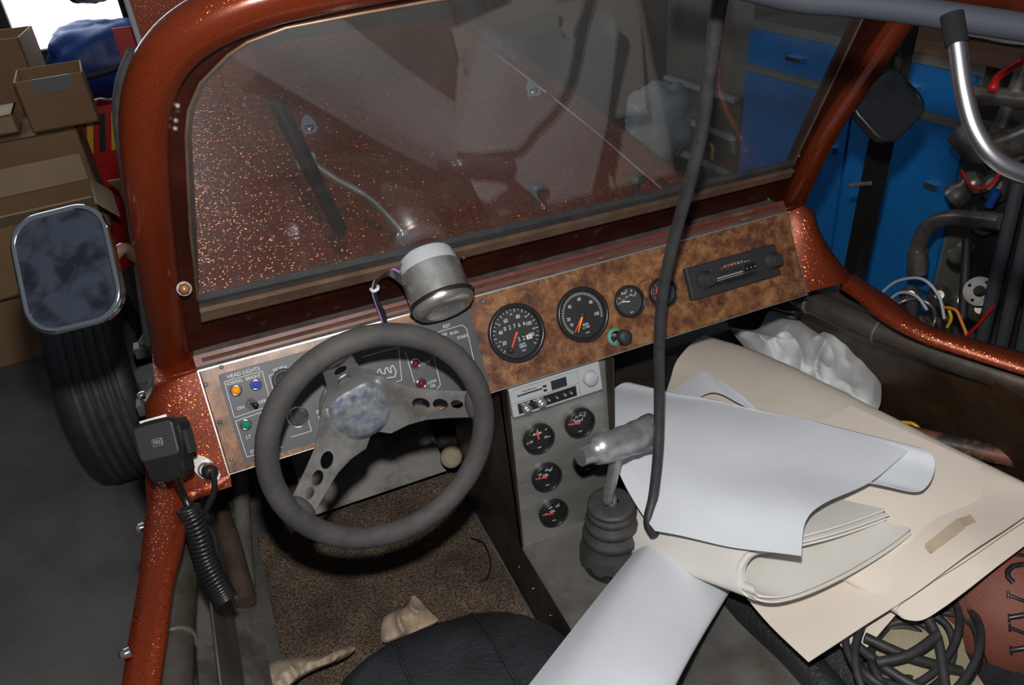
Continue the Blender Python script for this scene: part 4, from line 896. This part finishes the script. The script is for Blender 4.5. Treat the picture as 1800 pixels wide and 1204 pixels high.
tpm.grid([[on_rows(crw, 1684+22*t/3, 912-8*t/3) for t in range(4)], [on_rows(crw, 1692+24*t/3, 926-8*t/3) for t in range(4)]], 0, .0004)
tpm.build('adhesive_tape', M_tape, label='yellowed strip of tape stuck on the cream paper sheet', cat_='tape')
# second cream sheet and folded cream rolls below
s2 = ctlgrid([[(1400, 1020, .44), (1500, 1000, .46), (1640, 960, .48), (1830, 900, .49)], [(1450, 1080, .445), (1540, 1060, .455), (1660, 1010, .47), (1840, 930, .485)], [(1476, 1132, .445), (1507, 1153, .45), (1600, 1060, .47), (1640, 1022, .475)]], 6, 5)
s2 = ctlgrid([[(1440, 1020, .47), (1476, 1132, .47)], [(1480, 1040, .475), (1506, 1152, .475)], [(1520, 1030, .50), (1568, 1088, .50)], [(1560, 1010, .525), (1618, 1030, .53)], [(1640, 960, .56), (1700, 985, .57)], [(1780, 860, .585), (1840, 905, .60)]], 6, 5)
MB().grid(s2, 0, .0012).build('cream_paper_sheet', M_beige, label='lower cream sheet whose corner sticks out below the large one', cat_='paper', group='cream paper sheets on the passenger side')
ext = (PZ(1240, 590, .5)-PZ(1850, 885, .5)).normalized()
def fold(prof, name, m, ext, L, lab, layers=1, gap=.002, th=.0012, ca='paper', sag=.01):
    P = cat([PZ(*q) for q in prof], 6); g = MB()
    for l in range(layers):
        Q = []; js = random.uniform(-.004, .004)
        for i, p in enumerate(P):
            t = (P[min(i+1, len(P)-1)]-P[max(i-1, 0)]).normalized(); nn = t.cross(ext).normalized(); Q.append(p+nn*gap*l+ext*js*(layers > 1))
        g.grid([Q, [q+ext*L*.5+Vector((0, 0, -sag*.5)) for q in Q], [q+ext*L+Vector((0, 0, -sag)) for q in Q]], 0, th)
    return g.build(name, m, label=lab, cat_=ca, group='flattened cream rolls' if 'cream' in name else None)
fold([(1860, 880, .625), (1780, 930, .61), (1700, 985, .59), (1640, 1022, .565), (1600, 1048, .55), (1577, 1070, .535), (1590, 1087, .525), (1620, 1090, .53), (1655, 1070, .545), (1700, 1037, .565), (1760, 990, .59), (1860, 915, .61)], 'folded_cream_roll', M_beige, ext, .35, 'outer cream paper roll flattened beside the basketball')
fold([(1860, 892, .61), (1760, 950, .59), (1690, 997, .57), (1652, 1016, .555), (1640, 1025, .548), (1650, 1028, .545), (1675, 1022, .55), (1740, 980, .57), (1860, 905, .595)], 'folded_cream_roll', M_beige, ext, .3, 'inner cream paper roll tucked inside the flattened one')
# curled white bundle
ex2 = (PZ(1205, 945, .49)-PZ(1302, 1012, .49)).normalized()
fold([(1560, 900, .61), (1500, 922, .605), (1440, 940, .60), (1380, 955, .59), (1330, 966, .58), (1305, 988, .56), (1299, 1015, .54), (1312, 1044, .525), (1345, 1057, .525), (1380, 1054, .53), (1433, 1036, .545), (1500, 1003, .565), (1560, 966, .58), (1597, 938, .59)], 'curled_paper_bundle', M_whitew, ex2, .26, 'curled bundle of white sheets with layered edges under the big white sheet', 4, .0055, .003, sag=.10)
# big white sheet with rolled right end
lp = [(1152, 933, .535), (1118, 885, .54), (1088, 830, .55), (1064, 760, .56), (1062, 712, .565), (1080, 684, .56), (1104, 673, .565), (1135, 685, .55), (1150, 720, .53), (1160, 760, .51), (1170, 800, .50)]
rp = [(1409, 977, .635), (1416, 918, .64), (1450, 886, .64), (1530, 848, .64), (1578, 812, .645), (1611, 789, .655), (1638, 803, .66), (1642, 828, .65), (1630, 855, .645), (1606, 865, .642), (1545, 850, .642)]
mid = [((a[0]+b[0])/2 + o[0], (a[1]+b[1])/2+o[1], (a[2]+b[2])/2+o[2]) for a, b, o in zip(lp, rp, [(0, 4, .0), (0, 0, .01), (0, 0, .012), (0, 0, .01), (0, -6, .004), (0, -10, 0), (0, -7, 0), (0, 0, 0), (0, 0, 0), (0, 0, 0), (0, 0, 0)])]
ws = ctlgrid([lp, mid, rp], 6, 12)
MB().grid(wavy(ws, .006, 8, 5), 0, .001).build('white_paper_sheet', M_white, label='big bluish white paper sheet with curled right end behind the shift handle', cat_='paper')
s3 = ctlgrid([[(1180, 690, .50), (1230, 655, .555), (1260, 665, .56), (1310, 700, .565)], [(1200, 720, .50), (1250, 690, .55), (1300, 710, .56), (1350, 740, .56)]], 5, 5)
MB().grid(s3, 0, .001).build('white_paper_corner', M_white, label='small white sheet corner poking out behind the big white sheet', cat_='paper')
# white roll in the foreground
wr = ctlgrid([
    [(1146, 934, .43), (1160, 930, .455), (1190, 945, .46), (1232, 978, .457), (1281, 1029, .44), (1278, 1040, .42)],
    [(1040, 1065, .48), (1080, 1060, .515), (1130, 1075, .525), (1180, 1100, .52), (1226, 1122, .50), (1222, 1132, .48)],
    [(925, 1212, .54), (985, 1210, .58), (1060, 1210, .595), (1120, 1212, .588), (1178, 1214, .56), (1172, 1222, .54)],
    [(830, 1330, .58), (900, 1330, .62), (990, 1330, .64), (1060, 1330, .63), (1130, 1330, .60), (1122, 1338, .58)]], 6, 8)
MB().grid(wr, 0, .0014).build('white_paper_roll', M_white, label='white paper roll slanting across the seat in the foreground', cat_='paper')

# white cloth
def drape(name, outline, zf, m, lab, ca, n=46, amp=.02, fr=9, seed=0, base=.3, folds=None):
    c = Vector((sum(q[0] for q in outline)/len(outline), sum(q[1] for q in outline)/len(outline), 0)); O = cat([Vector((q[0], q[1], 0)) for q in outline], 8, True)
    rows = []
    for j in range(n+1):
        t = j/n; row = []
        for i, o in enumerate(O+[O[0]]):
            q = c.lerp(o, t); h = (1-t**4)
            s = (1-abs(noise.noise((q.x*.012*fr/9, q.y*.006*fr/9, seed))*2))**2
            s2 = (1-abs(noise.noise((q.x*.03, q.y*.022, seed+4))*2))**2
            z = base+(zf-base)*h + amp*h*(s-.5)*1.0 + amp*.35*h*(s2-.5)
            pz = PZ(q.x, q.y, zf + (amp*(s-.5)+amp*.35*(s2-.5))*h - (1-h)*(zf-base)*.5); row.append(pz)
        rows.append(row)
    return MB().grid(rows, 0).build(name, m, label=lab, cat_=ca, group='dirty rags by the driver seat' if 'rag' in name else None)
drape('white_cloth', [(1284, 577), (1300, 600), (1340, 640), (1400, 670), (1470, 700), (1540, 722), (1548, 665), (1535, 620), (1492, 567), (1478, 565), (1458, 585), (1430, 570), (1395, 545), (1362, 541), (1348, 552), (1332, 578), (1300, 578)], .50, M_cloth, 'crumpled white cotton cloth behind the papers under the dashboard', 'cloth', 70, .019, 15, 3, .36)
drape('dirty_rag', [(670, 1122), (676, 1085), (712, 1068), (726, 1047), (742, 1060), (755, 1075), (770, 1090), (745, 1105), (700, 1122), (680, 1130)], .255, M_rag, 'torn tan rag piece on the carpet in front of the seat centre', 'rag', 16, .03, 20, 8, .21)
drape('dirty_rag', [(448, 1215), (460, 1180), (490, 1160), (545, 1155), (585, 1150), (605, 1136), (625, 1140), (600, 1160), (540, 1185), (500, 1215), (480, 1230)], .30, M_rag, 'long stained rag at the left front edge of the driver seat', 'rag', 16, .03, 20, 11, .22)
MB().tube(cat([PZ(828, 945, .225), PZ(850, 955, .225), (PZ(862, 985, .225)), PZ(858, 1012, .225), PZ(848, 1018, .225)], 5), .0016, 6).build('loose_wire', M_black, label='short thin black wire lying on the carpet', cat_='wire')
MB().tube(cat([PZ(1585, 742, .40), PZ(1605, 745, .41), PZ(1617, 757, .40), PZ(1605, 765, .40)], 5), .004, 8).build('yellow_wire', M_yellow, label='yellow green wire end beyond the cream paper', cat_='wire')

# ================================================================ basketball, cable coil, foam
bc = AT(1768, 1056, 1.26); br = .120
def ballm():
    m = mat('basketball_leather', (.18, .052, .032), .6, 0, (.14, .040, .025), 6, bump=.6, bscale=400); return m
M_ball = ballm()
bt = thing('basketball', bc-Vector((0, 0, br)), 'worn orange-brown basketball with black lettering at the lower right', 'basketball')
MB().ball(bc, br, 0, 64, 40).build('ball_skin', M_ball, bt)
bs = MB()
n0 = (CAM-bc).normalized(); BFm = nframe(bc, n0, rr)
for k, (o, tl) in enumerate(((-.052, 8), (.045, 4))):
    pts = []
    for i in range(60):
        a = 2*pi*i/60; r_ = math.sqrt(br*br-o*o); pts.append(Matrix.Rotation(R(tl), 4, 'Z') @ Vector((o, r_*cos(a), r_*sin(a))))
    bs.tube([BFm @ p for p in pts], .0016, 6, 0, True)
bs.build('seam', M_black, bt)
bx = MB()
def stroke(pts, r=.0032):
    Q = []
    for a, b in zip(pts, pts[1:]):
        for k in range(8): Q.append((a[0]+(b[0]-a[0])*k/8, a[1]+(b[1]-a[1])*k/8))
    Q.append(pts[-1]); ro = R(-97); P = []
    for x, y in Q:
        X_, Y_ = x*cos(ro)-y*sin(ro)+.030, x*sin(ro)+y*cos(ro)+.012; P.append(BFm @ (Vector((X_, Y_, math.sqrt(max(1e-5, br*br-X_*X_-Y_*Y_)))).normalized()*(br+.0002)))
    bx.tube(P, r, 6)
hh, ww, gp_ = .050, .032, .046
for k, ch in enumerate('NCAA'):
    ox = (k-1.5)*gp_
    if ch == 'N': stroke([(ox-ww/2, -hh/2), (ox-ww/2, hh/2), (ox+ww/2, -hh/2), (ox+ww/2, hh/2)])
    if ch == 'C': stroke([(ox+ww*.52*cos(a), hh*.5*sin(a)) for a in [R(45+270*i/9) for i in range(10)]], .0042)
    if ch == 'A':
        stroke([(ox-ww/2, -hh/2), (ox, hh/2)], .0028); stroke([(ox, hh/2), (ox+ww/2, -hh/2)], .0045); stroke([(ox-ww*.25, -hh*.08), (ox+ww*.25, -hh*.08)], .0022)
        stroke([(ox-ww*.68, -hh/2), (ox-ww*.32, -hh/2)], .002); stroke([(ox+ww*.32, -hh/2), (ox+ww*.7, -hh/2)], .002)
bx.build('lettering', M_black, bt, label='black NCAA letters')
cl = MB()
for k in range(6):
    rr_ = .04+.008*k; c = PZ(1590+random.randint(-22, 40), 1130+random.randint(-10, 45), .452+.006*(k % 3)); ph = k*.7
    cl.tube([c+Vector((rr_*1.5*cos(2*pi*i/40), rr_*sin(2*pi*i/40+ph*.1), .012*sin(2*pi*i*2/40+ph)+.006*k)) for i in range(40)], .0058, 8, 0, True)
for a, b, c in (((1520, 1120, .50), (1600, 1155, .49), (1690, 1180, .47)), ((1540, 1165, .49), (1600, 1150, .50), (1650, 1115, .51)), ((1630, 1085, .51), (1650, 1130, .50), (1665, 1230, .48)), ((1500, 1130, .48), (1580, 1190, .48), (1680, 1240, .47))):
    cl.tube(cat([PZ(*a), PZ(*b), PZ(*c)], 8), .0075, 8)
cl.build('cable_coil', M_rubber, label='tangled coil of black cable beside the basketball', cat_='cable')
MB().grid(ctlgrid([[(1530, 1040, .44), (1580, 1040, .44), (1680, 1040, .44)], [(1515, 1130, .44), (1590, 1130, .445), (1690, 1160, .44)], [(1560, 1260, .44), (1620, 1260, .44), (1760, 1270, .44)]], 4, 4), 0, .02).build('foam_pad', M_tan, label='cracked tan foam pad under the coiled cable', cat_='foam')

# ================================================================ left background: boxes, bag, toolbox
def cbox(name, lo, hi, m, lab, rz=0, flaps=True, open_=True, extra=None):
    x0, y0, z0 = lo; x1, y1, z1 = hi; c = Vector(((x0+x1)/2, (y0+y1)/2, z0)); M = Matrix.Translation(c) @ Matrix.Rotation(R(rz), 4, 'Z'); w, d, h = (x1-x0)/2, (y1-y0)/2, z1-z0; t = .006
    o = thing(name, c, lab, 'box', 'cardboard boxes piled behind the left mirror'); g = MB(); g.box((-w, -d, 0), (w, d, t), 0, M); g.box((-w, -d, 0), (w, -d+t, h), 0, M); g.box((-w, d-t, 0), (w, d, h), 0, M); g.box((-w, -d, 0), (-w+t, d, h), 0, M); g.box((w-t, -d, 0), (w, d, h), 0, M)
    if not open_: g.box((-w, -d, h-t), (w, d, h), 0, M)
    g.build('box_body', m, o)
    if flaps and open_:
        for (ang, k) in ((R(-35), 0), (R(-60), 1)):
            f = MB(); sgn = -1 if k == 0 else 1
            f.box((-w*.98, 0, 0), (w*.98, d*.6, t), 0, M @ Matrix.Translation((0, sgn*d, h)) @ Matrix.Rotation(-ang if k else pi+ang, 4, 'X')); f.build('flap', M_cardl, o)
        f = MB(); f.box((0, -d*.95, 0), (w*.4, d*.95, t), 0, M @ Matrix.Translation((w, 0, h)) @ Matrix.Rotation(R(50), 4, 'Y')); f.build('flap', M_cardl, o)
    if extra: extra(o, M, w, d, h)
    return o
def tapeA(o, M, w, d, h): MB().box((-.03, -d-.002, h-.09), (.03, -d, h), 0, M).build('tape_strip', M_greytape, o)
def barA(o, M, w, d, h):
    g = MB(); g.box((.0, -d-.003, h-.16), (.14, -d, h-.05), 0, M)
    for k in range(10): g.box((.01+k*.007, -d-.004, h-.15), (.013+k*.007+.002*(k % 2), -d-.002, h-.07), 1, M)
    g.build('shipping_label', [M_print, M_black], o)
def tapeW(o, M, w, d, h): MB().box((-w*.5, -d-.002, h-.05), (w*.6, -d+.004, h+.001), 0, M).build('tape_strip', M_greytape, o)
cbox('cardboard_box', (-1.75, 2.05, 0), (-.98, 2.65, .34), M_card, 'wide brown box on the floor, lowest of the pile behind the left mirror', 2, False, False)
cbox('cardboard_box', (-1.30, 1.88, .345), (-.87, 2.22, .60), M_card, 'closed brown box with a shipping label above the left mirror', 6, True, True, barA)
cbox('cardboard_box', (-1.75, 2.38, .345), (-.90, 2.80, .76), M_card, 'long brown box with a square of grey tape in the middle of the pile', 3, False, False, tapeA)
cbox('cardboard_box', (-1.05, 2.20+.2, .77), (-.81, 2.70, .96), M_card, 'small open brown box on top of the pile with a grey taped flap', 4, False, True, tapeW)
cbox('cardboard_box', (-1.40, 2.45, .77), (-1.10, 2.68, .84), M_cardl, 'low pale box lid at the left edge of the pile', 3, False, False)
cbox('cardboard_box', (-1.60, 2.85, 0), (-1.02, 3.2, 1.06), M_card, 'tall brown box with wide grey tape behind the small open box', -3, False, True, tapeW)
cbox('cardboard_box', (-.76, 2.08, 0), (-.61, 2.5, .58), M_cardl, 'narrow pale box with raised flap beside the windshield tube', -8, True, True)
# blue bag on red toolbox
bp_ = PY(185, 105, 2.9)
def blob(c, sc, seed, amp, seg=40, rings=26):
    vs = []; 
    g = MB().ball((0, 0, 0), 1, 0, seg, rings)
    out = MB(); pts = []
    for v in g.v:
        k = 1+amp*noise.noise((v.x*2+seed, v.y*2, v.z*2))+amp*.5*noise.noise((v.x*5+seed, v.y*5, v.z*5)); e = 2.6
        q = (abs(v.x)**e+abs(v.y)**e+abs(v.z)**e)**(-1/e); pts.append(Vector(c)+Vector((v.x*sc[0], v.y*sc[1], v.z*sc[2]))*k*q)
    out.add(pts, g.f, 0, True); return out
bgt = thing('blue_nylon_bag', (-.80, 2.95, .80), 'bright blue nylon bag with a dark strap on the red toolbox', 'bag')
blob((-.74, 2.95, .91), (.23, .15, .155), 2, .16).build('bag_body', M_bag, bgt)
MB().box((-.67, 2.775, .93), (-.56, 2.80, 1.05)).build('red_patch', M_redp, bgt)
MB().tube(cat([(-.98, 2.80, .90), (-.82, 2.775, .88), (-.62, 2.79, .91)], 6), .014, 8).build('bag_strap', M_dark, bgt)
tbx = thing('red_toolbox', (-.72, 2.9, 0), 'red steel toolbox with yellow and black warning stripes', 'toolbox')
MB().box((-.98, 2.78, 0), (-.45, 3.1, .752)).build('toolbox_body', M_redp, tbx)
g = MB()
for k in range(8): g.add([(-.93+k*.05, 2.775, .56), (-.905+k*.05, 2.775, .56), (-.855+k*.05, 2.775, .72), (-.88+k*.05, 2.775, .72), (-.93+k*.05, 2.778, .56), (-.905+k*.05, 2.778, .56), (-.855+k*.05, 2.778, .72), (-.88+k*.05, 2.778, .72)], [(0, 1, 2, 3), (7, 6, 5, 4)], k % 2)
g.build('warning_stripes', [M_yellow, M_dark], tbx)
# orange body panel standing behind
opn = thing('loose_body_panel', (-.38, 2.03, 0), 'loose orange metalflake body panel with a white edge standing behind the tube', 'panel')
MB().box((-.55, 2.02, 0), (-.20, 2.04, 1.50)).build('panel_skin', M_flake, opn); MB().tube([(-.555, 2.015, 0), (-.555, 2.015, 1.5)], .010, 8).build('white_edge', M_print, opn)
# dark chair and curtain near window
MB().box((-2.1, 3.9, 0), (-1.20, 3.95, 2.0)).build('dark_curtain', M_dark, label='dark blue curtain left of the bright window', cat_='curtain')
blob((-.75, 3.6, 1.30), (.16, .08, .22), 9, .06).build('dark_jacket', mat('dark_blue_cloth', (.012, .02, .045), .9), label='dark blue jacket hanging in front of the bright window', cat_='jacket')

# ================================================================ right background: cabinets
XC = 1.72
def cabinet(y0, y1, lab, doorm, zc=.90, parts=('drawer', 'door'), hz=None):
    o = thing('metal_cabinet', (XC+.25, (y0+y1)/2, 0), lab, 'cabinet', 'blue cabinets along the right wall')
    MB().box((XC, y0, 0), (XC+.5, y1, zc)).build('cabinet_body', M_cabw, o)
    d = MB().box((XC-.016, y0+.006, .06), (XC-.001, y1-.006, .70)).build('door', doorm, o)
    MB().box((XC-.035, y0+.05, .50), (XC-.016, y0+.10, .52)).build('handle', M_chrome2, d)
    d = MB().box((XC-.016, y0+.012, .735), (XC-.001, y1-.012, .868)).build('drawer', doorm, o)
    MB().box((XC-.040, (y0+y1)/2-.04, .79), (XC-.016, (y0+y1)/2+.04, .805)).build('handle', M_chrome2, d)
    return o
cabinet(1.012, 1.62, 'blue-doored grey cabinet seen through the right side of the windshield', M_locker)
cabinet(.54, 1.01, 'blue-doored grey cabinet beside the right windshield tube', M_locker)
MB().box((XC-.02, -.3, .905), (XC+.52, 1.005, .945)).build('worktop', M_wood, label='wooden worktop on the blue cabinets', cat_='worktop')
blob((XC+.2, .60, .957), (.14, .25, .008), 4, .1).build('white_sheet', M_print, label='white sheet lying on the wooden worktop', cat_='paper')
go = thing('drawer_cabinet', (XC+.3, 1.93, 0), 'pale green drawer cabinet beyond the blue one', 'cabinet')
MB().box((XC+.04, 1.66, 0), (XC+.5, 2.3, 1.0)).build('cabinet_body', M_cabw, go)
for k in range(3):
    d = MB().box((XC+.025, 1.68, .08+k*.17), (XC+.04, 2.28, .23+k*.17)).build('drawer', M_cabg, go); MB().box((XC+.0, 1.70, .205+k*.17), (XC+.028, 2.26, .222+k*.17)).build('drawer_rail', M_print, d)
blob((1.48, 1.92, .45), (.15, .12, .17), 6, .2).build('plastic_bag', mat('white_plastic_bag', (.35, .37, .40), .4), label='white plastic bag seen through the windshield beside the drawers', cat_='bag')
MB().box((1.15, 1.72, 0), (1.62, 2.12, .26)).build('dark_crate', M_dark, label='dark crate under the white plastic bag', cat_='crate')
dk = MB(); dk.box((.9, 2.6, 0), (2.2, 2.9, 1.3)); dk.build('dark_shelf_unit', M_dark, label='dark shelf unit at the back seen through the windshield', cat_='shelf')
blob((1.25, 2.7, 1.43), (.30, .10, .10), 12, .3).build('blue_tarp', M_bag, label='blue tarp heaped on the dark shelf unit', cat_='tarp')
# black post
pst = thing('black_post', (1.10, .32, 0), 'black square steel post standing behind the right mirror', 'post')
pb = [PX(1592, 40, 1.1), PX(1500, 490, 1.1)]; M = frame(pb[1], Vector((1, 0, 0)), (pb[0]-pb[1])); Lp = (pb[0]-pb[1]).length
MB().box((-.021, -.55, -.021), (.021, Lp+.4, .021), 0, M).build('post_tube', M_black, pst)
MB().tube([PX(1495, 326, 1.07), PX(1530, 322, 1.07)], .006, 10).build('pin', M_steel, pst)

M_pipe = mat('worn_steel_pipe', (.36, .33, .30), .34, .75, (.20, .18, .16), 14, dirt=(.18, .09, .04), dlo=.62, dhi=.75)
# ---- pump rig with pipes
rig = thing('pump_rig', (1.35, .25, 0), 'rig of steel pipes, valves and a black frame behind the right sill', 'machine')
def R_(x, y, X_=1.25): return PX(x, y, X_)
MB().tube(cat([R_(1610, 480), R_(1612, 440), R_(1630, 400), R_(1665, 383), R_(1720, 385), R_(1760, 390)], 5), .020, 14).build('elbow_pipe', M_pipe, rig)
MB().tube([R_(1612, 480), R_(1614, 440)], .026, 16).build('pipe_collar', M_pipe, rig)
MB().tube([R_(1700, 165), R_(1800, 175), R_(1850, 178)], .022, 14).build('valve_body', M_pipe, rig)
MB().tube([R_(1760, 220), R_(1800, 120), R_(1815, 80)], .016, 12).build('upright_pipe', M_alu, rig)
MB().tube([R_(1738, 362), R_(1752, 335)], .011, 10).build('blue_valve_knob', M_bag, rig)
hv = MB(); hv.tube(cat([R_(1747, 158, 1.2), R_(1752, 138, 1.2), R_(1775, 120, 1.2), R_(1800, 105, 1.2)], 5), .009, 10); hv.ball(R_(1746, 153, 1.2), .012); hv.build('red_valve_handle', M_redp, rig, label='red valve lever')
MB().tube(cat([R_(1690, 230), R_(1720, 260), R_(1780, 250), R_(1830, 230)], 5), .035, 14).build('pump_housing', M_pipe, rig)
MB().lathe([(.055, -.05), (.06, -.02), (.06, .02), (.05, .05)], 24, 0, nframe(R_(1790, 240, 1.3), (-1, -.3, 0))).build('flange', M_pipe, rig)
for q, h in (((1700, 330), .07), ((1735, 390), .05), ((1690, 440), .05), ((1750, 330), .06)):
    MB().lathe([(h*.5, -h*.6), (h*.55, -h*.3), (h*.4, 0), (h*.55, h*.3), (h*.3, h*.6)], 16, 0, nframe(R_(q[0], q[1], 1.38), (random.uniform(-1, 1), -.4, .6))).build('pipe_fitting', M_pipe, rig)
for k, (x, y) in enumerate(((1650, 520), (1690, 530), (1720, 545), (1600, 520))):
    MB().lathe([(.022, -.02), (.03, -.005), (.03, .01), (.012, .03)], 14, 0, nframe(R_(x, y, 1.28), (-.6, -.5, .5))).build('valve_cap', M_pipe, rig)
for k in range(4):
    a = R_(1722+k*34, 610+k*14, 1.2); b_ = R_(1790+k*34, 320, 1.2); MB().tube([a, b_], .018, 4).build('black_frame_bar', mat('frame_bar_paint', (.045, .05, .055), .45) if k == 0 else bpy.data.materials['frame_bar_paint'], rig)
lpc = R_(1602, 560, 1.18); lpm = nframe(lpc, (CAM-lpc).normalized())
MB().tube([lpm @ Vector((.058*cos(a), .052*sin(a), .008*sin(3*a))) for a in [2*pi*i/48 for i in range(48)]], .0055, 10, 0, True).build('braided_hose', M_pipe, rig)
dsc = R_(1722, 512, 1.2); dm = nframe(dsc, (CAM-dsc).normalized()); MB().plate([circ(.036, 30), circ(.014, 20), *[circ(.004, 10, .026*cos(k*pi/2+.6), .026*sin(k*pi/2+.6)) for k in range(4)]], -.004, .004, 0, dm).build('round_flange', M_steel, rig)
MB().tube([R_(1596, 600, 1.22), R_(1606, 520, 1.22)], .017, 14).build('upright_pipe', M_pipe, rig)
MB().tube([R_(1692, 560, 1.2), R_(1700, 420, 1.24)], .012, 6).build('dark_bracket', M_blackm, rig)
MB().box((1.42, -.5, 0), (1.6, .06, .40)).build('rig_base', M_wallm, rig)
MB().box((1.50, -.5, .40), (1.6, .30, .90)).build('back_plate', M_dark, rig)
for k, (m, pts) in enumerate(((M_redp, [(1700, 590), (1720, 570), (1745, 540)]), (M_orangew, [(1660, 540), (1680, 545), (1690, 565), (1700, 590)]), (M_redp, [(1690, 300), (1710, 330), (1740, 325), (1760, 300)]), (M_yellow, [(1665, 575), (1672, 560), (1668, 545)]), (M_print, [(1545, 520), (1575, 495), (1620, 490), (1650, 520), (1660, 560)]), (M_print, [(1550, 540), (1580, 515), (1610, 520), (1630, 545)]))):
    MB().tube(cat([R_(x, y, 1.16) for x, y in pts], 6), .004, 8).build('rig_wire', m, rig)
